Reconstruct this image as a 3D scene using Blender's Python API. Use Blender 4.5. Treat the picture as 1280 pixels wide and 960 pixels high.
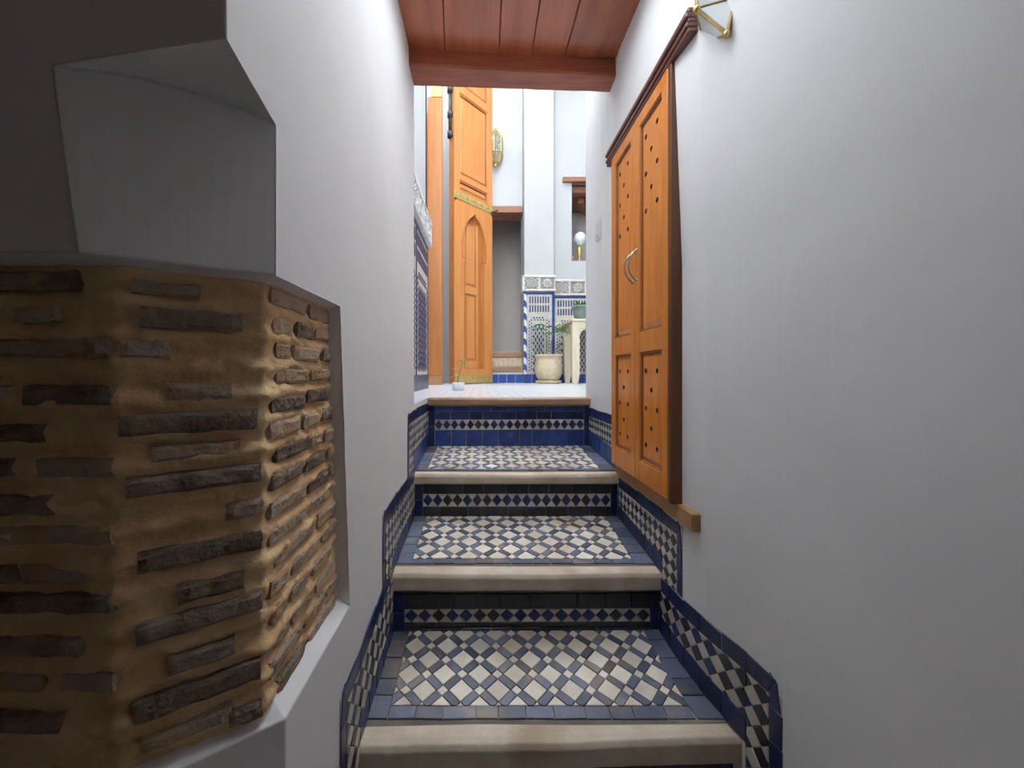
import bpy, bmesh, math, random
from mathutils import Vector, Matrix, noise
random.seed(7)
for o in list(bpy.data.objects): bpy.data.objects.remove(o)
SC = bpy.context.scene
COL = SC.collection

# ------------------------------------------------------------------ camera
# eye at the origin, corridor runs along +Y, Z up (metres)
F, CX, CY = 480.0, 603.0, 467.0
cam_d = bpy.data.cameras.new('camera'); cam = bpy.data.objects.new('camera', cam_d)
COL.objects.link(cam); SC.camera = cam
cam.location = (0, 0, 0); cam.rotation_euler = (math.pi/2, 0, 0)
cam_d.sensor_width = 36; cam_d.lens = F/1280*36
cam_d.shift_x = (640-CX)/1280; cam_d.shift_y = -(480-CY)/1280
cam_d.clip_start = 0.02

# ------------------------------------------------------------------ sky light
W = bpy.data.worlds.new('sky'); SC.world = W; W.use_nodes = True
bg = W.node_tree.nodes['Background']
bg.inputs['Color'].default_value = (0.90, 0.955, 1.0, 1); bg.inputs['Strength'].default_value = 11.6
SC.view_settings.view_transform = 'Standard'; SC.view_settings.look = 'None'
SC.view_settings.gamma = 1.0; SC.view_settings.use_curve_mapping = False
SC.view_settings.exposure = 0.0

# ------------------------------------------------------------------ materials
MATS = {}
def mat(name, col, rough=0.6, col2=None, scale=8.0, stretch=(1,1,1), bump=0.0, bscale=None, rand=0.0,
        coat=0.0, metal=0.0, bevel=0.0, detail=5.0, stain=None, stain_scale=4.0, stain_lo=0.5, stain_hi=0.7, spec=0.5, trans=0.0):
    m = bpy.data.materials.new(name); m.use_nodes = True; MATS[name] = m
    nt = m.node_tree; N = nt.nodes; L = nt.links; b = N['Principled BSDF']
    b.inputs['Roughness'].default_value = rough; b.inputs['Metallic'].default_value = metal
    b.inputs['Coat Weight'].default_value = coat; b.inputs['Coat Roughness'].default_value = 0.12
    b.inputs['Specular IOR Level'].default_value = spec; b.inputs['Transmission Weight'].default_value = trans
    tc = N.new('ShaderNodeTexCoord'); mp = N.new('ShaderNodeMapping'); mp.inputs['Scale'].default_value = stretch
    L.new(tc.outputs['Object'], mp.inputs['Vector'])
    c2 = col2 or tuple(c*0.8 for c in col)
    nz = N.new('ShaderNodeTexNoise'); nz.inputs['Scale'].default_value = scale; nz.inputs['Detail'].default_value = detail
    nz.inputs['Roughness'].default_value = 0.6
    L.new(mp.outputs['Vector'], nz.inputs['Vector'])
    rp = N.new('ShaderNodeValToRGB'); rp.color_ramp.elements[0].position = 0.35; rp.color_ramp.elements[1].position = 0.65
    rp.color_ramp.elements[0].color = (*c2, 1); rp.color_ramp.elements[1].color = (*col, 1)
    L.new(nz.outputs['Fac'], rp.inputs['Fac'])
    out = rp.outputs['Color']
    if stain:
        n2 = N.new('ShaderNodeTexNoise'); n2.inputs['Scale'].default_value = stain_scale; n2.inputs['Detail'].default_value = 6
        L.new(tc.outputs['Object'], n2.inputs['Vector'])
        mr = N.new('ShaderNodeMapRange'); mr.inputs[1].default_value = stain_lo; mr.inputs[2].default_value = stain_hi
        L.new(n2.outputs['Fac'], mr.inputs[0])
        mx = N.new('ShaderNodeMix'); mx.data_type = 'RGBA'
        L.new(mr.outputs[0], mx.inputs[0]); L.new(out, mx.inputs[6]); mx.inputs[7].default_value = (*stain, 1)
        out = mx.outputs[2]
    if rand > 0:
        oi = N.new('ShaderNodeObjectInfo'); hs = N.new('ShaderNodeHueSaturation')
        ma = N.new('ShaderNodeMath'); ma.operation = 'MULTIPLY_ADD'
        L.new(oi.outputs['Random'], ma.inputs[0]); ma.inputs[1].default_value = 2*rand; ma.inputs[2].default_value = 1-rand
        L.new(ma.outputs[0], hs.inputs['Value']); L.new(out, hs.inputs['Color']); out = hs.outputs['Color']
    L.new(out, b.inputs['Base Color'])
    nrm = None
    if bevel > 0:
        bv = N.new('ShaderNodeBevel'); bv.samples = 4; bv.inputs['Radius'].default_value = bevel; nrm = bv.outputs['Normal']
    if bump > 0:
        nb = N.new('ShaderNodeTexNoise'); nb.inputs['Scale'].default_value = bscale or scale*3; nb.inputs['Detail'].default_value = 6
        L.new(mp.outputs['Vector'], nb.inputs['Vector'])
        bp = N.new('ShaderNodeBump'); bp.inputs['Strength'].default_value = bump; bp.inputs['Distance'].default_value = 0.01
        L.new(nb.outputs['Fac'], bp.inputs['Height'])
        if nrm: L.new(nrm, bp.inputs['Normal'])
        nrm = bp.outputs['Normal']
    if nrm: L.new(nrm, b.inputs['Normal'])
    return m

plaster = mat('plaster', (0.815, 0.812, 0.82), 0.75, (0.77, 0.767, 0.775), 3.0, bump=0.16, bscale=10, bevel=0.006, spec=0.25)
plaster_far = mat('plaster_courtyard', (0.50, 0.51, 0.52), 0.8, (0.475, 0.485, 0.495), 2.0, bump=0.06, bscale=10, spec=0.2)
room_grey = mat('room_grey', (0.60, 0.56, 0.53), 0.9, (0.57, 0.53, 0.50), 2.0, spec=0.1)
mortar = mat('mortar', (0.88, 0.63, 0.36), 0.95, (0.60, 0.38, 0.19), 6.0, bump=0.8, bscale=34, spec=0.1)
brick_m = mat('brick', (0.34, 0.27, 0.21), 0.95, (0.19, 0.14, 0.105), 22.0, bump=0.9, bscale=70, rand=0.25, stain=(0.42,0.29,0.17), stain_scale=30, stain_lo=0.58, stain_hi=0.75, spec=0.1)
brick_faded = mat('brick_faded', (0.56, 0.45, 0.35), 0.95, (0.40, 0.31, 0.235), 18.0, bump=0.8, bscale=60, rand=0.12, stain=(0.46,0.30,0.16), stain_scale=18, stain_lo=0.45, stain_hi=0.65, spec=0.1)
stone = mat('nosing_stone', (0.66, 0.57, 0.47), 0.7, (0.54, 0.45, 0.35), 9.0, bump=0.25, bscale=30, stain=(0.44,0.34,0.25), stain_scale=6, bevel=0.008, spec=0.3)
stone_red = mat('nosing_brown', (0.40, 0.25, 0.16), 0.7, (0.32, 0.19, 0.12), 9.0, bump=0.2, spec=0.3)
grout = mat('grout', (0.30, 0.27, 0.23), 0.9, (0.20, 0.18, 0.15), 12.0, spec=0.15)
grout_w = mat('grout_white', (0.50, 0.49, 0.46), 0.85, (0.38, 0.37, 0.35), 12.0, spec=0.15)
blue_t = mat('blue_glaze', (0.020, 0.036, 0.13), 0.30, (0.012, 0.020, 0.075), 18.0, bump=0.15, bscale=30, rand=0.4, stain=(0.10,0.105,0.13), stain_scale=26, stain_lo=0.62, stain_hi=0.78)
blue_b = mat('bright_blue_glaze', (0.03, 0.075, 0.27), 0.28, (0.018, 0.045, 0.17), 18.0, bump=0.15, bscale=30, rand=0.35, stain=(0.12,0.15,0.22), stain_scale=26, stain_lo=0.62, stain_hi=0.8)
dark_t = mat('black_glaze', (0.020, 0.022, 0.030), 0.35, (0.035, 0.035, 0.045), 20.0, bump=0.15, bscale=40, rand=0.4)
white_t = mat('white_glaze', (0.64, 0.62, 0.56), 0.35, (0.52, 0.49, 0.43), 16.0, bump=0.1, bscale=40, rand=0.12)
tread_w = mat('worn_white_tile', (0.74, 0.70, 0.62), 0.42, (0.62, 0.56, 0.47), 14.0, bump=0.25, bscale=45, rand=0.14, stain=(0.46,0.34,0.24), stain_scale=7, stain_lo=0.48, stain_hi=0.72)
tread_b = mat('worn_blue_tile', (0.075, 0.095, 0.16), 0.42, (0.11, 0.12, 0.16), 14.0, bump=0.25, bscale=45, rand=0.45, stain=(0.22,0.18,0.15), stain_scale=9, stain_lo=0.52, stain_hi=0.70)
wood = mat('orange_varnished_wood', (0.78, 0.27, 0.032), 0.36, (0.64, 0.195, 0.022), 3.0, stretch=(9, 9, 1.0), bump=0.04, bscale=10, rand=0.07, coat=0.12, spec=0.35)
wood_dark_shade = mat('dark_wood_and_shade', (0.16, 0.062, 0.022), 0.5, (0.10, 0.036, 0.013), 3.0, stretch=(9, 9, 1.0))  # dark wood, also used as painted shade on the near post and bores
wood_trim = mat('reeded_trim_wood', (0.20, 0.085, 0.065), 0.45, (0.115, 0.045, 0.036), 6.0, stretch=(4, 1, 4), bump=0.2)
wood_raw = mat('raw_sill_wood', (0.47, 0.27, 0.125), 0.7, (0.36, 0.19, 0.08), 4.0, stretch=(8, 1, 8), bump=0.15)
plank_m = mat('ceiling_plank_wood', (0.52, 0.165, 0.075), 0.42, (0.36, 0.095, 0.045), 2.2, stretch=(9, 1.1, 9), bump=0.10, rand=0.12, coat=0.3, spec=0.45)
beam_m = mat('beam_wood', (0.45, 0.13, 0.065), 0.45, (0.32, 0.085, 0.042), 3.0, stretch=(1.1, 8, 8), bump=0.2, bevel=0.006)
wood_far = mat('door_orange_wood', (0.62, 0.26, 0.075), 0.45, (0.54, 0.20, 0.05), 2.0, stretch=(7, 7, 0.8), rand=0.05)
wood_far2 = mat('door_shaded_wood', (0.52, 0.20, 0.055), 0.45, (0.43, 0.15, 0.038), 2.0, stretch=(7, 7, 0.8))  # darker copy of the door wood, shade put into its colour
lintel_m = mat('lintel_wood', (0.36, 0.15, 0.08), 0.6, (0.27, 0.11, 0.06), 3.0, stretch=(1, 6, 6))
brass = mat('brass', (0.72, 0.53, 0.20), 0.38, (0.55, 0.40, 0.14), 20.0, metal=0.75)
brass_old = mat('aged_brass', (0.55, 0.42, 0.20), 0.45, (0.30, 0.22, 0.10), 20.0, metal=0.7)
iron = mat('dark_iron', (0.06, 0.06, 0.065), 0.5, (0.03, 0.03, 0.03), 15.0, metal=0.6)
steel = mat('brushed_steel', (0.55, 0.53, 0.50), 0.32, (0.42, 0.40, 0.38), 15.0, metal=0.9)
opal = mat('opal_glass', (0.78, 0.83, 0.84), 0.25, (0.72, 0.77, 0.78), 3.0)
clear = mat('clear_glass', (0.90, 0.94, 0.94), 0.06, (0.9, 0.94, 0.94), 3.0, trans=0.85)
white_p = mat('white_plastic', (0.70, 0.70, 0.69), 0.4, (0.68, 0.68, 0.67), 3.0)
cream = mat('cream_painted_wood', (0.78, 0.70, 0.52), 0.5, (0.70, 0.61, 0.43), 4.0, stretch=(4, 4, 1))
clay = mat('beige_clay', (0.70, 0.60, 0.42), 0.6, (0.56, 0.46, 0.30), 14.0, bump=0.2)
green_pot = mat('grey_green_ceramic', (0.20, 0.29, 0.25), 0.35, (0.14, 0.21, 0.18), 8.0)
leaf_m = mat('leaf_green', (0.20, 0.46, 0.16), 0.5, (0.13, 0.34, 0.12), 12.0, rand=0.25)
stem_m = mat('plant_stem', (0.20, 0.22, 0.10), 0.7, (0.15, 0.12, 0.06), 12.0)
soil = mat('potting_soil', (0.05, 0.035, 0.025), 0.95, (0.03, 0.02, 0.015), 40.0, bump=0.5)
carve_m = mat('carved_plaster', (0.74, 0.72, 0.69), 0.8, (0.62, 0.60, 0.57), 10.0, spec=0.2)
carve_bg = mat('carved_plaster_shade', (0.36, 0.345, 0.33), 0.85, (0.30, 0.29, 0.28), 10.0, spec=0.2)  # same plaster darkened, so the ground carries the shade of the relief
cobalt = mat('cobalt_tile', (0.035, 0.085, 0.36), 0.25, (0.025, 0.06, 0.26), 12.0, rand=0.2)
floor_low = mat('lower_floor_tile', (0.30, 0.26, 0.22), 0.5, (0.22, 0.19, 0.16), 5.0, bump=0.1)

def courtyard_floor_mat():
    m = mat('courtyard_marble', (0.72, 0.73, 0.74), 0.28, (0.66, 0.67, 0.68), 3.0)
    nt = m.node_tree; N = nt.nodes; L = nt.links; b = N['Principled BSDF']
    tc = N.new('ShaderNodeTexCoord'); mp = N.new('ShaderNodeMapping'); mp.inputs['Rotation'].default_value = (0,0,math.pi/4)
    L.new(tc.outputs['Object'], mp.inputs['Vector'])
    br = N.new('ShaderNodeTexBrick'); br.offset = 0.5; br.inputs['Scale'].default_value = 6.0
    br.inputs['Color1'].default_value = (0.82,0.83,0.84,1); br.inputs['Color2'].default_value = (0.72,0.74,0.78,1)
    br.inputs['Mortar'].default_value = (0.35,0.42,0.55,1); br.inputs['Mortar Size'].default_value = 0.025
    L.new(mp.outputs['Vector'], br.inputs['Vector']); L.new(br.outputs['Color'], b.inputs['Base Color'])
    return m
marble = courtyard_floor_mat()
def rope_mat():
    m = mat('twisted_blue_white', (0.7,0.7,0.7), 0.3)
    nt = m.node_tree; N = nt.nodes; L = nt.links; b = N['Principled BSDF']
    tc = N.new('ShaderNodeTexCoord'); wv = N.new('ShaderNodeTexWave'); wv.wave_type = 'BANDS'; wv.bands_direction = 'DIAGONAL'
    wv.inputs['Scale'].default_value = 3.6; rp = N.new('ShaderNodeValToRGB'); rp.color_ramp.interpolation = 'CONSTANT'
    rp.color_ramp.elements[0].color = (0.04,0.09,0.34,1); rp.color_ramp.elements[1].color = (0.72,0.73,0.74,1); rp.color_ramp.elements[1].position = 0.5
    L.new(tc.outputs['Object'], wv.inputs['Vector']); L.new(wv.outputs['Fac'], rp.inputs['Fac']); L.new(rp.outputs['Color'], b.inputs['Base Color'])
    return m
rope = rope_mat()

# ------------------------------------------------------------------ helpers
def mesh_obj(name, verts, faces, m, parent=None, smooth=False):
    me = bpy.data.meshes.new(name); me.from_pydata([tuple(v) for v in verts], [], faces); me.materials.append(m)
    if smooth:
        for p in me.polygons: p.use_smooth = True
    me.update()
    o = bpy.data.objects.new(name, me); COL.objects.link(o)
    if parent is not None: attach(o, parent)
    return o
def wloc(o):
    v = Vector(o.location)
    return v + wloc(o.parent) - Vector(o.get('_pl', (0,0,0))) if False else v
def attach(o, parent):
    o.parent = parent
    # every root is unrotated, parts carry world coordinates
    r = parent
    while r.parent: r = r.parent
    if parent is r: o.matrix_parent_inverse = Matrix.Translation(-Vector(r.location))
def thing(name, label, cat, loc, group=None):
    o = bpy.data.objects.new(name, None); COL.objects.link(o); o.location = loc; o.empty_display_size = 0.05
    o['label'] = label; o['category'] = cat
    if group: o['group'] = group
    return o
def tag(o, label, cat, group=None):
    o['label'] = label; o['category'] = cat
    if group: o['group'] = group
    return o
def struct(o, label, cat='structure'):
    o['kind'] = 'structure'; o['label'] = label; o['category'] = cat
    return o
class MB:
    def __init__(s): s.v = []; s.f = []
    def add(s, v, f):
        n = len(s.v); s.v += [tuple(p) for p in v]; s.f += [tuple(i+n for i in q) for q in f]
    def quad(s, *p): s.add(p, [tuple(range(len(p)))])
    def box(s, x0, x1, y0, y1, z0, z1, c=0.0):
        if x0>x1: x0,x1=x1,x0
        if y0>y1: y0,y1=y1,y0
        if z0>z1: z0,z1=z1,z0
        bm = bmesh.new(); bmesh.ops.create_cube(bm, size=1)
        for q in bm.verts: q.co = Vector(((x0+x1)/2+q.co.x*(x1-x0), (y0+y1)/2+q.co.y*(y1-y0), (z0+z1)/2+q.co.z*(z1-z0)))
        if c > 0: bmesh.ops.bevel(bm, geom=list(bm.edges), offset=min(c, 0.45*min(x1-x0,y1-y0,z1-z0)), segments=1, affect='EDGES')
        bm.verts.ensure_lookup_table(); s.add([v.co[:] for v in bm.verts], [tuple(v.index for v in f.verts) for f in bm.faces]); bm.free()
    def frame_box(s, O, U, V, N, u0, u1, v0, v1, n0, n1, c=0.0):   # box in an oriented frame
        t = MB(); t.box(u0, u1, v0, v1, n0, n1, c)
        O = Vector(O); s.add([O+Vector(U)*p[0]+Vector(V)*p[1]+Vector(N)*p[2] for p in t.v], t.f)
    def tube(s, pts, r, n=8, closed=False):
        pts = [Vector(p) for p in pts]; k = len(pts); rings = []
        rr = r if isinstance(r, (list, tuple)) else [r]*k
        for i, p in enumerate(pts):
            a = pts[i-1] if (i > 0 or closed) else p; b = pts[(i+1) % k] if (i < k-1 or closed) else p
            d = (b-a).normalized(); up = Vector((0,0,1)) if abs(d.z) < 0.9 else Vector((1,0,0))
            e1 = d.cross(up).normalized(); e2 = d.cross(e1)
            rings.append([p+e1*rr[i]*math.cos(2*math.pi*j/n)+e2*rr[i]*math.sin(2*math.pi*j/n) for j in range(n)])
        f = []
        for i in range(k if closed else k-1):
            for j in range(n):
                a, b = i*n, ((i+1) % k)*n; f.append((a+j, a+(j+1)%n, b+(j+1)%n, b+j))
        if not closed: f += [tuple(range(n))[::-1], tuple((k-1)*n+j for j in range(n))]
        s.add([q for R in rings for q in R], f)
    def lathe(s, c, prof, n=28):
        c = Vector(c); k = len(prof); v = []; f = []
        for r, h in prof:
            for j in range(n): v.append(c+Vector((r*math.cos(2*math.pi*j/n), r*math.sin(2*math.pi*j/n), h)))
        for i in range(k-1):
            for j in range(n): f.append((i*n+j, i*n+(j+1)%n, (i+1)*n+(j+1)%n, (i+1)*n+j))
        f += [tuple(range(n))[::-1], tuple((k-1)*n+j for j in range(n))]
        s.add(v, f)
    def build(s, name, m, parent=None, smooth=False): return mesh_obj(name, s.v, s.f, m, parent, smooth)
def bx(name, m, parent, x0, x1, y0, y1, z0, z1, c=0.0):
    b = MB(); b.box(x0, x1, y0, y1, z0, z1, c); return b.build(name, m, parent)
def clip(poly, region):      # Sutherland-Hodgman in 2D; region convex, counter-clockwise
    out = poly
    for i in range(len(region)):
        a, b = region[i], region[(i+1) % len(region)]
        def side(p): return (b[0]-a[0])*(p[1]-a[1])-(b[1]-a[1])*(p[0]-a[0])
        src, out = out, []
        for j in range(len(src)):
            p, q = src[j], src[(j+1) % len(src)]; sp, sq = side(p), side(q)
            if sp >= 0: out.append(p)
            if sp*sq < 0:
                t = sp/(sp-sq); out.append((p[0]+(q[0]-p[0])*t, p[1]+(q[1]-p[1])*t))
        if len(out) < 3: return []
    res = []
    for p in out:
        if not res or (abs(p[0]-res[-1][0])+abs(p[1]-res[-1][1])) > 1e-5: res.append(p)
    if len(res) > 2 and (abs(res[0][0]-res[-1][0])+abs(res[0][1]-res[-1][1])) < 1e-5: res.pop()
    return res if len(res) > 2 else []
def area(p): return 0.5*sum(p[i][0]*p[(i+1)%len(p)][1]-p[(i+1)%len(p)][0]*p[i][1] for i in range(len(p)))
def ccw(p): return p if area(p) > 0 else p[::-1]
def inset(poly, d):
    poly = ccw(poly); n = len(poly); out = []
    for i in range(n):
        p0, p1, p2 = Vector(poly[i-1]), Vector(poly[i]), Vector(poly[(i+1)%n])
        d1 = (p1-p0).normalized(); d2 = (p2-p1).normalized(); n1 = Vector((-d1.y, d1.x)); n2 = Vector((-d2.y, d2.x))
        b = n1+n2; k = max(0.35, 1+n1.dot(n2)); out.append(tuple(p1+b*(d/k)))
    return out
def tile(name, poly, fmap, t, m, parent, gap=0.0012, cham=0.0012, jit=0.0):
    """poly: 2D outline; fmap(u, v, height) gives world position. A chamfered little slab with a recessed joint around it."""
    if len(poly) < 3 or abs(area(poly)) < 2.5e-5: return None
    poly = ccw(poly)
    if jit: poly = [(p[0]+random.uniform(-jit, jit), p[1]+random.uniform(-jit, jit)) for p in poly]
    A = inset(poly, gap); B = inset(poly, gap+cham)
    if area(A) <= 1e-5 or area(B) <= 1e-6: return None
    t += random.uniform(-0.0008, 0.0008); n = len(A)
    tl = [random.uniform(-0.0006, 0.0006) for _ in B]
    v = [fmap(*p, -0.002) for p in A]+[fmap(*p, t-cham) for p in A]+[fmap(*p, t+e) for p, e in zip(B, tl)]
    f = [(i, (i+1)%n, n+(i+1)%n, n+i) for i in range(n)]+[(n+i, n+(i+1)%n, 2*n+(i+1)%n, 2*n+i) for i in range(n)]+[tuple(range(2*n, 3*n))]
    return mesh_obj(name, v, f, m, parent)
def px(x, y, z): return Vector(((x-CX)/F*z, z, (CY-y)/F*z))

# ------------------------------------------------------------------ plan of the place
XL = -0.285
def XR(z):
    P = [(-2, 0.66), (0.4, 0.65), (0.75, 0.632), (0.89, 0.610), (1.0, 0.584), (1.1, 0.571), (1.2, 0.567), (3, 0.566)]
    for (a, xa), (b, xb) in zip(P, P[1:]):
        if z <= b: return xa+(xb-xa)*max(0, (z-a))/(b-a)
    return P[-1][1]
CEIL = 1.262; LAND = -0.129; LOW = -1.08; TOP = 5.3; TOPN = 7.0; TOPL = 7.0; FARZ = 5.5

# ---- left wall with the chamfered corner and the exposed-brick recess
ZA, ZC, ZAL = 0.530, 0.427, 0.556
HT, HB = 0.135, -0.50
JT, JB = 0.770, 0.826            # depth of the recess jamb, top and bottom
ZE = 1.60
wl = MB()
def P(x, z, h): return (x, z, h)
hs, hc = 0.343, 0.373            # soffit of the cut corner
Btop, Bbot = -0.478, -0.449
a2, b2, f0 = (-0.311, 0.548), (-0.440, 0.462), 0.462
UP = CEIL+0.24
wl.quad(P(XL,ZC,hc), P(XL,ZC,UP), P(XL,ZE,UP), P(XL,ZE,hs), P(XL,ZA,hs))
wl.quad(P(XL,ZA,HT), P(XL,ZA,hs), P(XL,ZE,hs), P(XL,ZE,HT))
wl.quad(P(XL,JT,HT), P(XL,ZE,HT), P(XL,ZE,LAND), P(XL,2.04,LAND), P(XL,2.04,HB), P(XL,JB,HB))
wl.quad(P(XL,ZAL,HB), P(XL,2.04,HB), P(XL,2.04,LOW), P(XL,ZAL,LOW))
wl.quad(P(XL,ZC,UP), P(XL,ZC,hc), P(Btop,ZC,hs), P(-2,ZC,hs), P(-2,ZC,UP))          # dark return above
wl.quad(P(Btop,ZC,hs), P(Bbot,ZC,HT), P(-2,ZC,HT), P(-2,ZC,hs))                      # return beside the chamfer
# chamfer face, gently bowed, and its soffit
nb = 10
topc = []; botc = []
for i in range(nb+1):
    t = i/nb; s_ = math.sin(math.pi*t)
    topc.append((XL+(Btop-XL)*t, ZA+(ZC-ZA)*t, hs+0.014*s_)); botc.append((XL+(Bbot-XL)*t, ZA+(ZC-ZA)*t, HT))
for i in range(nb):
    wl.quad(topc[i], topc[i+1], botc[i+1], botc[i]); wl.quad(topc[i+1], topc[i], P(XL,ZC,hc))
# recess: soffit, jamb, sill
wl.quad(P(XL,JT,HT), P(XL,ZA,HT), P(a2[0],a2[1],HT-0.006), P(a2[0]-.003,JT,HT-0.006))
wl.quad(P(XL,ZA,HT), P(Bbot,ZC,HT), P(b2[0],b2[1],HT-0.006), P(a2[0],a2[1],HT-0.006))
wl.quad(P(Bbot,ZC,HT), P(-2,ZC,HT), P(-2,f0,HT-0.006), P(b2[0],b2[1],HT-0.006))
wl.quad(P(XL,JT,HT), P(a2[0]-.003,JT,HT-0.006), P(a2[0]-.003,JB,HB+0.02), P(XL,JB,HB))
wl.quad(P(XL,JB,HB), P(XL,ZAL,HB), P(a2[0],a2[1]+.02,HB+0.02), P(a2[0]-.003,JB,HB+0.02))
BL = (-0.450, 0.435)
wl.quad(P(XL,ZAL,HB), P(*BL,HB), P(b2[0],b2[1]+.02,HB+0.02), P(a2[0],a2[1]+.02,HB+0.02))
wl.quad(P(*BL,HB), P(-2,BL[1],HB), P(-2,f0+.02,HB+0.02), P(b2[0],b2[1]+.02,HB+0.02))
wl.quad(P(XL,ZAL,HB), P(XL,ZAL,LOW), P(*BL,LOW), P(*BL,HB))
wl.quad(P(*BL,HB), P(*BL,LOW), P(-2,BL[1],LOW), P(-2,BL[1],HB))
# end of the wall towards the courtyard and its return to the courtyard side wall
wl.quad(P(XL,ZE,UP), P(XL,ZE,LAND), P(-0.5,ZE,LAND), P(-0.5,ZE,UP))
wl.box(-2.0, -0.36, 0.56, ZE-0.02, LOW, UP)     # solid masonry behind the faces
wall_left = struct(wl.build('wall_left', plaster), 'white plastered left wall with cut corner above the bare brick patch', 'wall')

# mortar bed: displaced sheet that wraps both corners of the recess
path = [(-0.95, f0), (-0.62, f0), b2, a2, (a2[0]-.002, 0.64), (a2[0]-.003, 0.83)]
def path_pts(step):
    out = []
    for (x0, z0), (x1, z1) in zip(path, path[1:]):
        L = math.hypot(x1-x0, z1-z0); n = max(1, int(L/step))
        for i in range(n): out.append((x0+(x1-x0)*i/n, z0+(z1-z0)*i/n))
    out.append(path[-1]); return out
pp = path_pts(0.006); nh = 130; mv = []; mf = []
for i, (x, z) in enumerate(pp):
    a = pp[max(0, i-2)]; b = pp[min(len(pp)-1, i+2)]
    d = Vector((b[0]-a[0], b[1]-a[1])).normalized(); nx, nz = d.y, -d.x
    for j in range(nh+1):
        h = HT+0.004-(HT-HB+0.0)*j/nh
        e = 0.0045*noise.noise(Vector((x*14, z*14, h*22)))+0.004*noise.noise(Vector((x*40, z*40, h*70)))+0.002*noise.noise(Vector((x*110, z*110, h*120)))+0.004*math.sin(h*2*math.pi/0.04+1.2*noise.noise(Vector((x*9, z*9, h*3))))
        mv.append((x+nx*e, z+nz*e, h))
for i in range(len(pp)-1):
    for j in range(nh): mf.append((i*(nh+1)+j, i*(nh+1)+j+1, (i+1)*(nh+1)+j+1, (i+1)*(nh+1)+j))
mesh_obj('mortar_bed', mv, mf, mortar, wall_left, True)

def brick(O, U, N, length, hgt, m, proud, lead=0.0):
    """rough brick: O centre of its face on the mortar plane, U along the course, N outwards"""
    O, U, N = Vector(O), Vector(U).normalized(), Vector(N).normalized(); Z = Vector((0,0,1))
    nu, nv = max(5, int(length/0.012)), 4; v = []; f = []
    sd = random.uniform(0, 90); r = 0.0055
    for layer in range(2):
        for i in range(nu+1):
            for j in range(nv+1):
                u = (i/nu-0.5)*length; w = (j/nv-0.5)*hgt
                eu = abs(i/nu-0.5)*2; ew = abs(j/nv-0.5)*2
                if layer == 1:
                    ed = (1 if (i in (0, nu) or j in (0, nv)) else 0)
                    u2 = u*(1-0.03*ed); w2 = w*(1-0.16*ed)
                    k = proud-0.003*ed+0.0022*noise.noise(Vector((u*60+sd, w*90, sd)))
                    w2 += 0.003*noise.noise(Vector((u*35+sd, 3+j, sd)))
                    u2 += 0.003*noise.noise(Vector((w*60+sd, 7+i, sd)))
                    v.append(O+U*u2+Z*(w2+lead*u)+N*k)
                elif i in (0, nu) or j in (0, nv):
                    v.append(O+U*u+Z*(w+lead*u)-N*0.012)
                else: v.append(O+U*u+Z*(w+lead*u)-N*0.012)
    S = (nu+1)*(nv+1); idx = lambda l, i, j: l*S+i*(nv+1)+j
    for i in range(nu):
        for j in range(nv): f.append((idx(1,i,j), idx(1,i+1,j), idx(1,i+1,j+1), idx(1,i,j+1)))
    for i in range(nu):
        f.append((idx(0,i,0), idx(0,i+1,0), idx(1,i+1,0), idx(1,i,0))); f.append((idx(1,i,nv), idx(1,i+1,nv), idx(0,i+1,nv), idx(0,i,nv)))
    for j in range(nv):
        f.append((idx(1,0,j), idx(1,0,j+1), idx(0,0,j+1), idx(0,0,j))); f.append((idx(0,nu,j), idx(0,nu,j+1), idx(1,nu,j+1), idx(1,nu,j)))
    mesh_obj('brick', v, f, m, wall_left)
def hit(xp, p0, p1):     # where the line of sight in plan through image column xp meets the plan segment's line
    k = (xp-CX)/F; dx, dz = p1[0]-p0[0], p1[1]-p0[1]
    t = (k*p0[1]-p0[0])/(dx-k*dz); return Vector((p0[0]+dx*t, p0[1]+dz*t))
U1 = Vector((a2[0]-b2[0], a2[1]-b2[1], 0)).normalized(); N1 = Vector((U1.y, -U1.x, 0))
F1 = [(175,303,400,24,0),(150,212,437,22,1),(206,290,490,20,1),(148,322,528,25,0),(190,300,563,18,1),(158,326,600,23,0),
      (282,328,636,21,1),(172,328,688,25,0),(222,305,732,23,0),(170,328,770,25,0),(210,293,818,23,0),(165,326,862,26,0),(286,328,890,20,0),(165,250,362,16,1),(176,290,910,18,1)]
for (x0, x1, y, hp, fd) in F1:
    p, q = hit(x0, b2, a2), hit(x1, b2, a2); c = (p+q)/2; z = hit((x0+x1)/2, b2, a2).y
    brick((c.x, c.y, (CY-y)/F*z), U1, N1, (q-p).length*1.02, hp*1.16/F*z, brick_faded if fd else brick_m, 0.0075 if fd else 0.0095)
F0 = [(-90,102,352,24,0),(20,75,393,18,1),(0,140,435,22,1),(35,146,494,24,0),(-70,60,541,21,0),(50,146,584,22,1),(-60,68,630,23,0),
      (-40,145,668,22,1),(30,112,716,22,1),(-40,146,752,22,0),(-60,105,806,24,0),(80,146,850,22,1),(-50,82,900,20,0),(-80,25,716,22,0),(-90,20,584,22,0),(-80,20,494,22,1),(-80,60,850,22,1)]
for (x0, x1, y, hp, fd) in F0:
    p, q = hit(x0, (-1, f0), b2), hit(x1, (-1, f0), b2); c = (p+q)/2
    brick((c.x, c.y, (CY-y)/F*f0), (1,0,0), (0,-1,0), (q-p).length, hp*1.16/F*f0, brick_faded if fd else brick_m, 0.0075 if fd else 0.0095)
r2 = random.Random(3)
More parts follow.
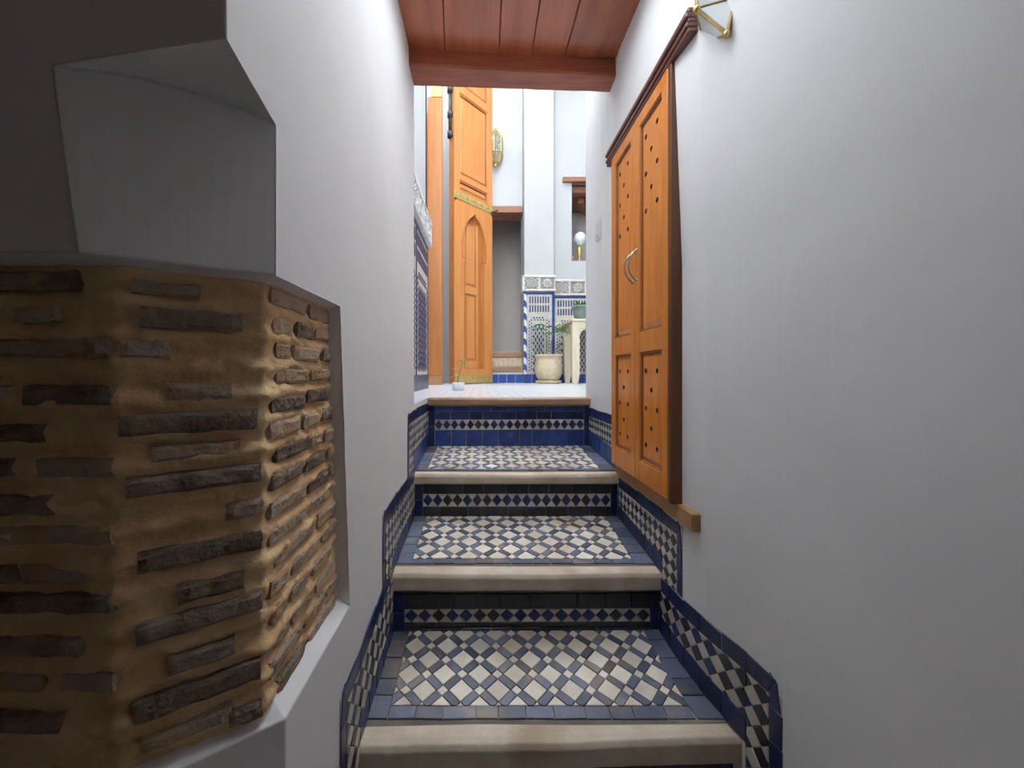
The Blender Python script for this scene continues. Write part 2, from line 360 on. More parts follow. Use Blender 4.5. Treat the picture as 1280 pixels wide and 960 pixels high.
for k in range(16):
    h = HT-0.022-k*0.0392; z = a2[1]+r2.uniform(0.008, 0.03); end = 0.775+0.05*k/15
    while z < end-0.02:
        L = r2.choice([0.045, 0.06, 0.085, 0.10, 0.12])*r2.uniform(0.9, 1.1); L = min(L, end-z)
        if L > 0.018:
            xm = a2[0]-0.002*min(1, (z+L/2-a2[1])/0.09)
            brick((xm, z+L/2, h+r2.uniform(-.003,.003)), (0,1,0), (1,0,0), L, 0.0285*r2.uniform(0.92,1.08), brick_m if r2.random()<0.3 else brick_faded, r2.uniform(0.005,0.008))
        z += L+r2.uniform(0.008, 0.016)

# ---- right wall
wr = MB(); zs = [-1.6+0.1*i for i in range(38)]+[2.1]
for za, zb in zip(zs, zs[1:]):
    for ha, hb in ((LOW, -0.4), (-0.4, 0.3), (0.3, UP)):
        def xr(z, h): return XR(z)-(0.035*(h-0.3)/(CEIL-0.3)*min(1, max(0, (2.0-z)/0.5)) if h > 0.3 else 0)
        wr.quad(P(xr(za,ha),za,ha), P(xr(zb,ha),zb,ha), P(xr(zb,hb),zb,hb), P(xr(za,hb),za,hb))
wr.quad(P(0.566,2.1,LOW), P(4,2.1,LOW), P(4,2.1,0.3), P(0.566,2.1,0.3))
wr.quad(P(0.566,2.1,0.3), P(4,2.1,0.3), P(4,2.1,TOPN), P(0.566,2.1,TOPN), P(0.566,2.1,CEIL))
wr.quad(P(0.566,1.55,CEIL), P(0.566,2.1,CEIL), P(0.566,2.1,TOPN), P(0.566,1.55,TOPN))
wr.quad(P(0.566,1.55,TOPN), P(0.566,1.55,CEIL-0.05), P(4,1.55,CEIL-0.05), P(4,1.55,TOPN))
wall_right = struct(wr.build('wall_right', plaster), 'white plastered right wall beside the steps', 'wall')

# ---- unseen shell of the lower hall and the wall over the beam
b_ = MB(); b_.box(-2, 0.75, -1.62, -1.55, LOW, UP); struct(b_.build('wall_back', plaster), 'white plastered wall behind the viewer', 'wall')
b_ = MB(); b_.box(-2.07, -2, -1.6, 0.7, LOW, UP); struct(b_.build('wall_side', plaster), 'white plastered wall at the far left of the lower hall', 'wall')
b_ = MB(); b_.box(-2, 0.8, -1.6, 1.3, LOW-0.1, LOW); struct(b_.build('floor_lower', floor_low), 'dull tiled floor below the lowest step', 'floor')
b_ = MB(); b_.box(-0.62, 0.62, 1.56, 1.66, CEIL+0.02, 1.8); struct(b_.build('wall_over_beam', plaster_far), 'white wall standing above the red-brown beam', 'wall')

# ---- ceiling of red-brown planks and the beam
WX_L, WX_R = -0.13, 0.41; WELL0, WELL1 = 0.50, 1.262      # added unseen light well, lets sky light in over the foot of the steps
cq = MB(); cq.box(-2, 0.75, -1.6, WELL0, CEIL+0.022, CEIL+0.05); cq.box(-2, 0.75, WELL1, 1.6, CEIL+0.022, CEIL+0.05); cq.box(-2, WX_L, WELL0, 0.6, CEIL+0.022, CEIL+0.05); cq.box(XL-0.03, WX_L, 0.6, WELL1, CEIL+0.022, CEIL+0.05); cq.box(WX_R, 0.75, WELL0, WELL1, CEIL+0.022, CEIL+0.05)
q = MB(); q.box(WX_L-0.05, WX_R+0.05, WELL0-0.05, WELL0, CEIL, UP); q.box(WX_L-0.05, WX_R+0.05, WELL1, WELL1+0.05, CEIL+0.023, UP); q.box(WX_L-0.05, WX_L, WELL0, WELL1, CEIL, UP); q.box(WX_R, WX_R+0.05, WELL0, WELL1, CEIL, UP)
struct(q.build('wall_added_light_well', plaster), 'white plastered kerb of an unseen light well added to brighten the passage', 'wall')
ceil = struct(cq.build('ceiling', wood_dark_shade), 'red-brown plank ceiling above the steps', 'ceiling')
def edge_x(px0, y0, px1, y1, z):   # plank joint seen in the photo -> plan line
    za, zb = CEIL*F/(CY-y0), CEIL*F/(CY-y1); xa, xb = (px0-CX)/F*za, (px1-CX)/F*zb
    return xa+(xb-xa)*(z-za)/(zb-za)
joints = [None, (553.8,0,556.1,65.6), (626.7,0,623.4,73.8), (675.2,0,665.4,62.3), (725.4,0,706.4,68.9), None]
def jx(i, z):
    if i == 0: return XL-0.03
    if i == 5: return 0.58
    return edge_x(*joints[i], z)
for i in range(5):
    g = 0.0012; z0, z1 = WELL1, 1.53
    xa0, xb0, xa1, xb1 = jx(i,z0)+g, jx(i+1,z0)-g, jx(i,z1)+g, jx(i+1,z1)-g
    dh = random.uniform(-0.002, 0.002); h0, h1 = CEIL+dh, CEIL+0.02; c = 0.0025
    v = [(xa0,z0,h1),(xb0,z0,h1),(xb1,z1,h1),(xa1,z1,h1),(xa0,z0,h0+c),(xb0,z0,h0+c),(xb1,z1,h0+c),(xa1,z1,h0+c),(xa0+c,z0,h0),(xb0-c,z0,h0),(xb1-c,z1,h0),(xa1+c,z1,h0)]
    f = [(0,1,2,3),(8,11,10,9)]+[(k,k+4,(k+1)%4+4,(k+1)%4) for k in range(4)]+[(k+4,k+8,(k+1)%4+8,(k+1)%4+4) for k in range(4)]
    mesh_obj('plank', v, f, plank_m, ceil)
for i in range(13):     # planks over the rest of the hall, behind and beside the view
    bx('plank', plank_m, ceil, -2+i*0.22+.002, -2+(i+1)*0.22-.002, -1.58, WELL0, CEIL, CEIL+0.02, 0.003)
def lbeam():
    h0, h1 = 1.20, 1.30; n = 24; v = []; f = []
    rb = random.Random(5)
    for i in range(n+1):
        t = i/n; x = XL-0.02+(0.575-XL+0.02)*t
        zf = 1.488+0.060*t; zb = 1.606+0.040*t
        w = [0.0025*noise.noise(Vector((x*14, k*9.1, 2))) for k in range(4)]
        v += [(x, zf+w[0], h1), (x, zf+w[1], h0+0.006+w[2]), (x, zf+0.008+w[1], h0+w[2]), (x, zb-0.008, h0+w[3]), (x, zb, h0+0.008+w[3]), (x, zb, h1)]
    for i in range(n):
        for k in range(6): f.append((i*6+k, i*6+(k+1)%6, (i+1)*6+(k+1)%6, (i+1)*6+k))
    f += [tuple(range(6)), tuple(range(n*6, n*6+6))[::-1]]
    o = mesh_obj('ceiling_beam', v, f, beam_m); return tag(o, 'red-brown timber beam across the passage at the end of the planks', 'beam')
lbeam()

# ------------------------------------------------------------------ the steps
def stone_nosing(parent, zl, zr, xl, xr, h, thick, depth, m, seed):
    """worn stone slab with rounded front edge; zl/zr depth of front edge at left and right end"""
    n = 40; v = []; f = []
    for i in range(n+1):
        t = i/n; x = xl+(xr-xl)*t; zf = zl+(zr-zl)*t
        w = 0.0035*noise.noise(Vector((x*7, seed, 0)))+0.002*noise.noise(Vector((x*30, seed, 5)))
        dip = -0.004*math.exp(-((t-0.5)/0.25)**2); r = 0.006 if thick < 0.04 else 0.014
        chip = 0.010*max(0, noise.noise(Vector((x*11, seed+3, 1)))-0.45)
        prof = [(zf+depth, h), (zf+r*1.6, h+dip), (zf+r*0.5+w+chip, h-r*0.25+dip-chip*0.6), (zf+w, h-r+dip), (zf+w, h-thick+0.006), (zf+0.006+w, h-thick), (zf+depth, h-thick)]
        v += [(x, a, b) for a, b in prof]
    k = 7
    for i in range(n):
        for j in range(k): f.append((i*k+j, i*k+(j+1)%k, (i+1)*k+(j+1)%k, (i+1)*k+j))
    f += [tuple(range(k)), tuple(range(n*k, n*k+k))[::-1]]
    return mesh_obj('stone_nosing', v, f, m, parent, False)

def lattice_tiles(parent, region, hz, a, b, m_w, m_b, ox, oz):
    """white squares, blue bars and small white squares on a grid turned 45 degrees, clipped to region (X, Z)"""
    s = a+b; c45 = math.sqrt(0.5); R = lambda u, v: (ox+(u-v)*c45, oz+(u+v)*c45)
    fm = lambda x, z, t: Vector((x, z, hz(z)+t))
    region = ccw(region)
    for i in range(-16, 17):
        for j in range(-16, 17):
            u, v = i*s, j*s
            for (u0, u1, v0, v1, nm, m) in ((u, u+a, v, v+a, 'white_square', m_w), (u+a, u+s, v, v+a, 'blue_bar', m_b), (u, u+a, v+a, v+s, 'blue_bar', m_b), (u+a, u+s, v+a, v+s, 'white_stud', m_w)):
                poly = clip([R(u0,v0), R(u1,v0), R(u1,v1), R(u0,v1)], region)
                if poly: tile(nm, poly, fm, 0.004, m, parent, 0.0009, 0.001, 0.0006)
def row_tiles(name, parent, fmap, u0, u1, v0, v1, n, m, jit=0.12, t=0.005, rag=0.0):
    cuts = [u0]+[u0+(u1-u0)*(i+random.uniform(-jit, jit))/n for i in range(1, n)]+[u1]
    for a, b in zip(cuts, cuts[1:]):
        tile(name, [(a, v0), (b, v0), (b, v1+random.uniform(-rag, rag)), (a, v1+random.uniform(-rag, rag))], fmap, t, m, parent, 0.0014, 0.0014, 0.0008)

class Step: pass
def make_step(label, zf, zfl, zfr, hf, hb, zb, thick, nosd, xl_off, rows, riser_h, seed, m_stone, lat, tread=True, ndiam=19, m_b=blue_t):
    """zf front edge, hf height of front edge, zb back of tread (next riser), rows: riser rows bottom-up under the front edge"""
    xl, xr = XL-0.004, XR(zf)+0.006
    root = thing('stair_step', label, 'step', ((xl+xr)/2, zf+0.1, riser_h), 'zellij-tiled steps up to the courtyard')
    hz = lambda z: hf+(hb-hf)*(z-zf)/(zb-zf)
    stone_nosing(root, zfl, zfr, xl, xr, hf, thick, nosd, m_stone, seed)
    # core
    zc = zf+0.024; dl, dr = -(zfr-zfl)/2, (zfr-zfl)/2
    xb = XR(zb)+0.006
    if tread:
        v = [(xl, zc+dl, riser_h-0.02), (xr, zc+dr, riser_h-0.02), (xb, zb+0.002, riser_h-0.02), (xl, zb+0.002, riser_h-0.02),
             (xl, zc+dl, hz(zc)-thick*0.5), (xr, zc+dr, hz(zc)-thick*0.5), (xr-0.002, zf+nosd-.001, hz(zf+nosd)-0.0005), (xb, zb+0.002, hz(zb)-0.0005), (xl, zb+0.002, hz(zb)-0.0005), (xl, zf+nosd-.001, hz(zf+nosd)-0.0005)]
        f = [(0,3,2,1), (0,1,5,4), (4,5,6,9), (9,6,7,8), (3,8,7,2), (1,2,7,6,5), (0,4,9,8,3)]
        mesh_obj('mortar_core', v, f, grout, root)
        # tread tiles
        z0 = zf+nosd; z1 = z0+lat['fb']; L, Rr = lat['lb'], lat['rb']
        fm = lambda x, z, t: Vector((x, z, hz(z)+t))
        xi0 = XL+L; 
        reg = [(xi0, z1), (XR(z1)-Rr, z1), (XR(zb)-Rr*0.8, zb+0.012), (xi0, zb+0.012)]
        lattice_tiles(root, reg, hz, lat['a'], lat['b'], tread_w, tread_b, lat['ox'], z1+lat['oz'])
        nfr = lat.get('nf', 11)
        cuts = [xi0+(XR(z1)-Rr-xi0)*(i+(random.uniform(-.15,.15) if 0<i<nfr else 0))/nfr for i in range(nfr+1)]
        for a, b in zip(cuts, cuts[1:]): tile('border_tile', [(a, z0), (b, z0), (b, z1), (a, z1)], fm, 0.004, tread_b, root, 0.001, 0.001, 0.001)
        ns = lat.get('ns', 6)
        zc2 = [z0+(zb+0.012-z0)*(i+(random.uniform(-.15,.15) if 0<i<ns else 0))/ns for i in range(ns+1)]
        for a, b in zip(zc2, zc2[1:]):
            tile('border_tile', [(XL+0.002, a), (xi0, a), (xi0, b), (XL+0.002, b)], fm, 0.004, tread_b, root, 0.001, 0.001, 0.001)
            ra = lambda z: XR(z)-Rr*(1-0.2*(z-z1)/(zb-z1))
            tile('border_tile', [(ra(a), a), (XR(a)-0.002, a), (XR(b)-0.002, b), (ra(b), b)], fm, 0.004, tread_b, root, 0.001, 0.001, 0.001)
    else:
        core = MB(); core.box(xl, xr, zc, zc+0.08, riser_h-0.02, hf-thick*0.6)
        mesh_obj('mortar_core', [(a, b_c+(zfr-zfl)*((a-xl)/(xr-xl)-0.5), d) for a, b_c, d in core.v], core.f, grout_w, root)
    # riser tiles
    fr = lambda x, h, t: Vector((x, zc-t+(zfr-zfl)*((x-xl)/(xr-xl)-0.5), h))
    h = riser_h; e0, e1 = XL+0.036, XR(zc)-0.03
    tot = sum(r[1] for r in rows)
    for kind, hh, n, m in rows:
        if kind == 'row': row_tiles('riser_tile', root, fr, e0, e1, h, h+hh, n, m, 0.2, 0.006)
        else:
            p = (e1-e0)/n; mid = h+hh/2; wm = white_t
            for i in range(n):
                x0 = e0+i*p; x1 = x0+p; xm = (x0+x1)/2
                tile('diamond_tile', [(x0+.001, mid), (xm, h+.002), (x1-.001, mid), (xm, h+hh-.002)], fr, 0.006, random.choice(m), root, 0.001, 0.001, 0.0006)
                for s in (0, 1):
                    hh0 = h if s == 0 else h+hh
                    xa = x0-(p/2 if i else 0)
                    tri = [(xa, hh0), (xm, hh0), (x0, mid)]
                    tile('white_triangle', tri, fr, 0.006, wm, root, 0.0008, 0.0008, 0.0003)
                    if i == n-1: tile('white_triangle', [(xm, hh0), (x1, hh0), (x1, mid)], fr, 0.006, wm, root, 0.0008, 0.0008, 0.0003)
        h += hh
    for (c0, c1) in ((XL+0.002, e0), (e1, XR(zc)-0.002)):
        nn = 2
        for q in range(nn): tile('riser_end_tile', [(c0, riser_h+tot*q/nn), (c1, riser_h+tot*q/nn), (c1, riser_h+tot*(q+1)/nn), (c0, riser_h+tot*(q+1)/nn)], fr, 0.006, m_b, root, 0.0012, 0.0012, 0.0008)
    return root
dia = [blue_t, blue_t, dark_t]
LAT = dict(a=0.047, b=0.0225, fb=0.034, lb=0.052, rb=0.066, ox=0.14, oz=0.01, nf=11, ns=5)
make_step('top step with bright blue square tiles below a brown edge, leading into the courtyard', 2.0, 1.99, 2.01, LAND, LAND, 2.2, 0.038, 0.10, 0,
          [('row', 0.088, 9, blue_b), ('dia', 0.054, 19, dia), ('row', 0.042, 9, blue_t), ('row', 0.026, 8, blue_b)], -0.383, 1.0, stone_red, None, False, m_b=blue_t)
make_step('second step from the top, blue-and-white tread level with the foot of the cupboard', 1.586, 1.586, 1.588, -0.413, -0.383, 2.022, 0.046, 0.034, 0,
          [('row', 0.043, 9, dark_t), ('dia', 0.053, 19, dia), ('row', 0.048, 9, dark_t)], -0.599, 2.0, stone, dict(LAT, a=0.044, b=0.020, fb=0.02, ox=0.13, nf=12, ns=6), True)
make_step('third step from the top, tread of white lozenges and blue bars under the cupboard sill', 1.208, 1.206, 1.211, -0.629, -0.599, 1.608, 0.058, 0.05, 0,
          [('row', 0.014, 9, dark_t), ('row', 0.016, 8, dark_t), ('dia', 0.042, 18, dia), ('row', 0.05, 10, dark_t)], -0.824, 3.0, stone, dict(LAT, fb=0.028, ox=0.15, oz=-0.02, ns=6), True)
make_step('lowest step, nearest the viewer, with large worn white lozenges and cracked stone edge', 0.889, 0.876, 0.901, -0.854, -0.824, 1.230, 0.066, 0.052, 0,
          [('row', 0.04, 9, dark_t), ('dia', 0.05, 18, dia), ('row', 0.06, 10, dark_t)], LOW, 4.0, stone, LAT, True)

# ------------------------------------------------------------------ tiled skirting on both walls
def skirting(side, parent, fmap, segs):
    for sg in segs:
        z0, z1 = sg['z']; base = sg['base']; top = sg['top']; bb, tb, p = sg['bb'], sg['tb'], sg['p']
        # bottom blue row along the tread, top blue row, checker between
        n = sg['n']; cz = [z0+(z1-z0)*i/n for i in range(n+1)]
        for a, b in zip(cz, cz[1:]):
            if bb: tile('blue_tile', [(a, base(a)), (b, base(b)), (b, base(b)+bb), (a, base(a)+bb)], fmap, 0.0036, blue_t if not sg.get('bright') else blue_b, parent, 0.001, 0.001, 0.0008)
            j = random.uniform(-0.004, 0.004)
            tile('blue_tile', [(a, top(a)-tb), (b, top(b)-tb), (b, top(b)+j), (a, top(a)+random.uniform(-0.004, 0.004))], fmap, 0.0036, blue_t, parent, 0.001, 0.001, 0.001)
        zi, zv = sg.get('inner', z0), z0
        regs = [[(z0, base(z0)+bb), (z1, base(z1)+bb), (z1, top(z1)-tb), (z0, top(z0)-tb)]]
        if 'drop' in sg:       # vertical run down past the nosing: outer edge zo, inner edge z0, down to height d
            zo, d, ow = sg['drop']
            regs[0] = [(z0, base(z0)+bb), (z1, base(z1)+bb), (z1, top(z1)-tb), (z0, top(z0)-tb)]
            regs.append([(zo+ow, d), (z0, d), (z0, top(z0)-tb), (zo+ow, top(z0)-tb-0.004)])
            nn = max(2, int((top(z0)-d)/0.07)); hc_ = [d+(top(z0)-d)*i/nn for i in range(nn+1)]
            for a, b in zip(hc_, hc_[1:]):
                tp = 0.012 if b == hc_[-1] else 0
                tile('blue_tile', [(zo, a), (zo+ow, a), (zo+ow, b), (zo+tp, b-tp)], fmap, 0.0036, blue_t, parent, 0.001, 0.001, 0.001)
            tile('blue_tile', [(zo+ow, top(z0)-tb), (z0, top(z0)-tb), (z0, top(z0)), (zo+0.012, top(z0)-0.008)], fmap, 0.0036, blue_t, parent, 0.001, 0.001, 0.001)
        q = p/2
        for rg in regs:
            rg = ccw(rg); us = [c[0] for c in rg]; vs = [c[1] for c in rg]
            for i in range(int(min(us)/q)-2, int(max(us)/q)+3):
                for j in range(int(math.floor(min(vs)/q))-2, int(max(vs)/q)+3):
                    if (i+j) % 2: continue
                    u, v = i*q, j*q
                    poly = clip([(u-q, v), (u, v-q), (u+q, v), (u, v+q)], rg)
                    if poly: tile('dark_lozenge' if j % 2 == 0 else 'white_lozenge', poly, fmap, 0.0036, (dark_t if random.random()<0.75 else blue_t) if j % 2 == 0 else white_t, parent, 0.0008, 0.0008, 0.0003)
t1 = lambda z: -0.413+0.030*(z-1.586)/0.436
t2 = lambda z: -0.629+0.030*(z-1.208)/0.40
t3 = lambda z: -0.854+0.030*(z-0.889)/0.341
def backing(name, fm, polys):
    v = []; f = []
    for pz in polys:
        n = len(v); pz = ccw(pz); k = len(pz); v += [fm(a, b, 0.0012) for a, b in pz]+[fm(a, b, -0.004) for a, b in pz]
        f += [tuple(range(n, n+k)), tuple(range(n+k, n+2*k))[::-1]]+[(n+i, n+(i+1)%k, n+k+(i+1)%k, n+k+i) for i in range(k)]
    return mesh_obj(name, v, f, grout_w)
fmR = lambda z, h, t: Vector((XR(z)-t, z, h)); fmL = lambda z, h, t: Vector((XL+t, z, h))
c = lambda v: (lambda z: v)
def strip(zs_, lo, hi): return [[(a, lo(a)), (b, lo(b)), (b, hi(b)), (a, hi(a))] for a, b in zip(zs_, zs_[1:])]
bR = backing('baseboard_right', fmR, strip([1.60, 2.08], t1, c(-0.18))+strip([1.2, 1.4, 1.60], t2, c(-0.428))+[[(1.095,-0.64),(1.2,-0.64),(1.2,-0.428),(1.095,-0.436)]]
             + strip([0.89, 1.0, 1.2, 1.23], t3, c(-0.64))+[[(0.80,LOW),(0.89,LOW),(0.89,-0.64),(0.82,-0.66),(0.80,-0.68)]])
struct(bR, 'blue, black and white lozenge-tiled skirting stepping down the right wall', 'skirting')
skirting('R', bR, fmR, [
    dict(z=(1.60, 2.08), base=t1, top=c(-0.18), bb=0.085, tb=0.045, p=0.034, n=6, bright=True),
    dict(z=(1.205, 1.60), base=t2, top=c(-0.428), bb=0.055, tb=0.042, p=0.038, n=6, drop=(1.095, -0.64, 0.026)),
    dict(z=(0.885, 1.225), base=t3, top=c(-0.642), bb=0.062, tb=0.046, p=0.047, n=5, drop=(0.798, LOW, 0.030))])
tl3 = lambda z: -0.655+0.045*(z-0.77)/0.32
bL = backing('baseboard_left', fmL, strip([1.586, 2.03], t1, c(-0.150))+[[(1.455,-0.40),(1.586,-0.40),(1.586,-0.150),(1.455,-0.165)]]+strip([1.208,1.586], t2, c(-0.395))
             + [[(1.09,-0.61),(1.208,-0.61),(1.208,-0.395),(1.09,-0.405)]]+strip([0.889, 1.208], t3, tl3)+[[(0.765,LOW),(0.889,LOW),(0.889,tl3(.889)),(0.765,tl3(.77))]])
struct(bL, 'blue, black and white lozenge-tiled skirting stepping down the left wall', 'skirting')
skirting('L', bL, fmL, [
    dict(z=(1.586, 2.03), base=t1, top=c(-0.150), bb=0.085, tb=0.045, p=0.036, n=6, bright=True, drop=(1.455, -0.40, 0.026)),
    dict(z=(1.208, 1.60), base=t2, top=c(-0.395), bb=0.055, tb=0.04, p=0.040, n=6, drop=(1.09, -0.61, 0.026)),
    dict(z=(0.889, 1.225), base=t3, top=tl3, bb=0.055, tb=0.044, p=0.047, n=5, drop=(0.765, LOW, 0.030))])

# ------------------------------------------------------------------ cupboard in the right wall
def cupboard():
    root = thing('wall_cupboard', 'orange varnished two-door cupboard with drilled panels on the right wall', 'cupboard', (0.56, 1.35, -0.37))
    zn, zfar, zm = 1.098, 1.605, 1.352; h0, h1 = -0.37, 0.89; XF = 0.536
    b = MB(); b.box(0.562, 0.62, zn+0.004, zfar-0.004, h0, h1); b.build('back_board', wood_dark_shade, root)
    for (a, d, nm) in ((zn, zn+0.018, 'side_post'), (zfar-0.016, zfar, 'side_post')):
        bx(nm, wood_dark_shade if a == zn else wood, root, XF+0.003, 0.60, a, d, h0-0.004, h1, 0.002)  # near post gets the darker wood to carry the shade on its face
    for d in (0, 1):
        a, e = (zn+0.016, zm-0.0015) if d == 0 else (zm+0.0015, zfar-0.015)
        door = bx('door', wood, root, XF+0.0185, XF+0.0225, a+0.003, e-0.003, h0+0.003, h1-0.003)       # backing sheet carries the frame pieces
        # cut the sheet away inside the panels: built as a ring instead
        bpy.data.objects.remove(door)
        st = 0.036; q = MB()
        for (za, zb) in ((a, a+st), (e-st, e)): q.box(XF, XF+0.022, za, zb, h0+0.002, h1-0.002, 0.0025)
        for (ha, hb) in ((h0+0.002, -0.297), (0.072, 0.142), (0.845, h1-0.002)): q.box(XF+0.0008, XF+0.022, a+st-.001, e-st+.001, ha, hb, 0.002)
        door = q.build('door', wood, root)
        for (ha, hb, hole_rows) in ((-0.297, 0.072, [0.008, -0.053, -0.115, -0.176, -0.236]), (0.142, 0.845, [0.784, 0.722, 0.661, 0.600, 0.539])):
            za, zb = a+st, e-st
            # moulding ring
            mq = MB(); w = 0.007
            for (y0, y1, k0, k1) in ((za, za+w, ha, hb), (zb-w, zb, ha, hb), (za+w, zb-w, ha, ha+w), (za+w, zb-w, hb-w, hb)): mq.box(XF+0.003, XF+0.016, y0, y1, k0, k1, 0.003)
            mq.build('moulding', wood_dark_shade if False else wood_m2, door)
            # raised panel with holes bored through
            bm = bmesh.new(); g = 0.004; y0, y1, k0, k1 = za+w, zb-w, ha+w, hb-w; bev = 0.016
            o_ = [(y0,k0),(y1,k0),(y1,k1),(y0,k1)]; i_ = [(y0+bev,k0+bev),(y1-bev,k0+bev),(y1-bev,k1-bev),(y0+bev,k1-bev)]
            vb = [bm.verts.new((XF+0.018, *p)) for p in o_]; vo = [bm.verts.new((XF+0.0125, *p)) for p in o_]; vi = [bm.verts.new((XF+0.006, *p)) for p in i_]
            for k in range(4):
                bm.faces.new((vb[k], vb[(k+1)%4], vo[(k+1)%4], vo[k])); bm.faces.new((vo[k], vo[(k+1)%4], vi[(k+1)%4], vi[k]))
            bm.faces.new(vi); bm.faces.new(vb[::-1]); bmesh.ops.recalc_face_normals(bm, faces=bm.faces)
            me = bpy.data.meshes.new('panel'); bm.to_mesh(me); bm.free(); me.materials.append(wood)
            po = bpy.data.objects.new('panel', me); COL.objects.link(po)
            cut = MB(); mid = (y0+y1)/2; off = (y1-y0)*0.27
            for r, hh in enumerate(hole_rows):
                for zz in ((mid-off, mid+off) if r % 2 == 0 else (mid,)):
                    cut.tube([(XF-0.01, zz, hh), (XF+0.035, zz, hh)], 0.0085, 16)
            co = cut.build('cutter', wood_dark_shade); md = po.modifiers.new('holes', 'BOOLEAN'); md.object = co; md.operation = 'DIFFERENCE'; md.solver = 'EXACT'; md.material_mode = 'TRANSFER'; me.materials.append(wood_dark_shade)  # bore walls coloured dark to stand for the shade inside the holes
            dg = bpy.context.evaluated_depsgraph_get(); nm = bpy.data.meshes.new_from_object(po.evaluated_get(dg))
            po.modifiers.clear(); po.data = nm; bpy.data.objects.remove(co); attach(po, door); po.name = 'panel'
        # bow handle
        hz_ = zm-0.018 if d == 0 else zm+0.018; hq = MB(); hh0, hh1 = 0.325, 0.428
        pts = [(XF-0.001, hz_, hh0)]+[(XF-0.030*math.sin(math.pi*k/10)**0.6, hz_+0.0, hh0+(hh1-hh0)*k/10) for k in range(1, 10)]+[(XF-0.001, hz_, hh1)]
        hq.tube(pts, [0.0042]+[0.0034]*9+[0.0042], 8)
        for hh in (hh0, hh1): hq.tube([(XF+0.001, hz_, hh), (XF-0.004, hz_, hh)], 0.007, 10)
        ho = hq.build('handle', steel, door, True); ho['label'] = 'curved steel pull handle'
    # dark strip on the near side is the post's shade, put into its colour
    return root
wood_m2 = mat('moulding_wood', (0.40, 0.14, 0.032), 0.4, (0.30, 0.10, 0.022), 3.0, stretch=(9,9,1.0), coat=0.2)
cupboard()
q = MB(); zz0, zz1 = 1.0, 1.66
for k, (dx, ha, hb) in enumerate(((0.036, 0.891, 0.904), (0.041, 0.904, 0.918), (0.035, 0.918, 0.929), (0.042, 0.929, 0.944), (0.036, 0.944, 0.957))): q.box(0.572-dx, 0.60, zz0, zz1, ha, hb, 0.003)
tag(q.build('cornice_moulding', wood_trim), 'reeded purple-brown moulding running along the top of the cupboard', 'moulding')
q = MB(); q.box(0.559, 0.60, 1.022, 1.625, -0.424, -0.373, 0.004)
tag(q.build('cupboard_sill', wood_raw), 'pale unvarnished board under the orange cupboard', 'sill')

# light switch
sw = thing('light_switch', 'small white light switch plate on the right wall beyond the cupboard', 'switch', (0.565, 1.85, 0.65))
bx('plate', white_p, sw, 0.553, 0.575, 1.815, 1.885, 0.645, 0.735, 0.004); bx('rocker', white_p, sw, 0.549, 0.556, 1.835, 1.865, 0.665, 0.715, 0.002)

# wall lantern whose tip hangs into the top of the view
def sconce():
    root = thing('wall_sconce', 'pointed brass and milky glass wall sconce above the cupboard end, cut by the frame', 'lamp', (0.60, 0.93, 0.76))
    xw = 0.60
    tip = Vector((0.572, 0.900, 0.797)); hb = 0.890; ht = 1.12
    ring = [Vector((xw, 1.035, hb)), Vector((0.524, 0.938, hb)), Vector((xw, 0.912, hb))]
    up = [Vector((p.x, p.y, ht)) for p in ring]; apex = Vector((xw-0.01, 0.96, 1.21))
    for k in range(2):
        def pane(a, b, c_, d=None):
            pts = [a, b, c_] + ([d] if d is not None else [])
            cen = sum(pts, Vector())/len(pts); pts = [cen+(p-cen)*0.97 for p in pts]
            n = (pts[1]-pts[0]).cross(pts[2]-pts[0]).normalized()*0.0025; m_ = len(pts)
            v = [p+n for p in pts]+[p-n for p in pts]
            mesh_obj('glass_pane', v, [tuple(range(m_)), tuple(range(2*m_-1, m_-1, -1))]+[(i, (i+1)%m_, m_+(i+1)%m_, m_+i) for i in range(m_)], opal, root)
        pane(ring[k], ring[k+1], tip); pane(ring[k], ring[k+1], up[k+1], up[k]); pane(up[k], up[k+1], apex)
    q = MB()
    for p in ring: q.tube([p, tip], 0.0045, 6)
    for a, b in zip(ring, ring[1:]): q.tube([a, b], 0.005, 6)
    for a, b in zip(up, up[1:]): q.tube([a, b], 0.005, 6)
    for a, b in zip(ring, up): q.tube([a, b], 0.0045, 6)
    for a in up: q.tube([a, apex], 0.0045, 6)
    q.build('brass_frame', brass_old, root)
    q = MB()
    q.lathe(ring[1], [(0.002,-0.009),(0.008,-0.005),(0.009,0),(0.008,0.005),(0.002,0.009)], 10)
    q.build('finial', brass, root, True); q = MB()
    q.lathe(tip, [(0.001,-0.012),(0.006,-0.004),(0.007,0.002),(0.002,0.009)], 10)
    q.build('finial', brass, root, True)
    bx('back_plate', brass_old, root, xw-0.002, xw+0.012, 0.91, 1.03, 0.90, 1.15, 0.003)
sconce()

# ------------------------------------------------------------------ courtyard
fl = MB(); fl.box(-0.5, 4, 2.05, 7.4, LAND-0.08, LAND-0.0005); fl.box(-0.55, XL-0.004, 1.60, 2.06, LAND-0.08, LAND-0.0005); fl.box(-1.4, -0.5, 3.45, 7.4, LAND-0.08, LAND-0.0005)
floor = struct(fl.build('floor', marble), 'pale patterned marble floor of the courtyard', 'floor')

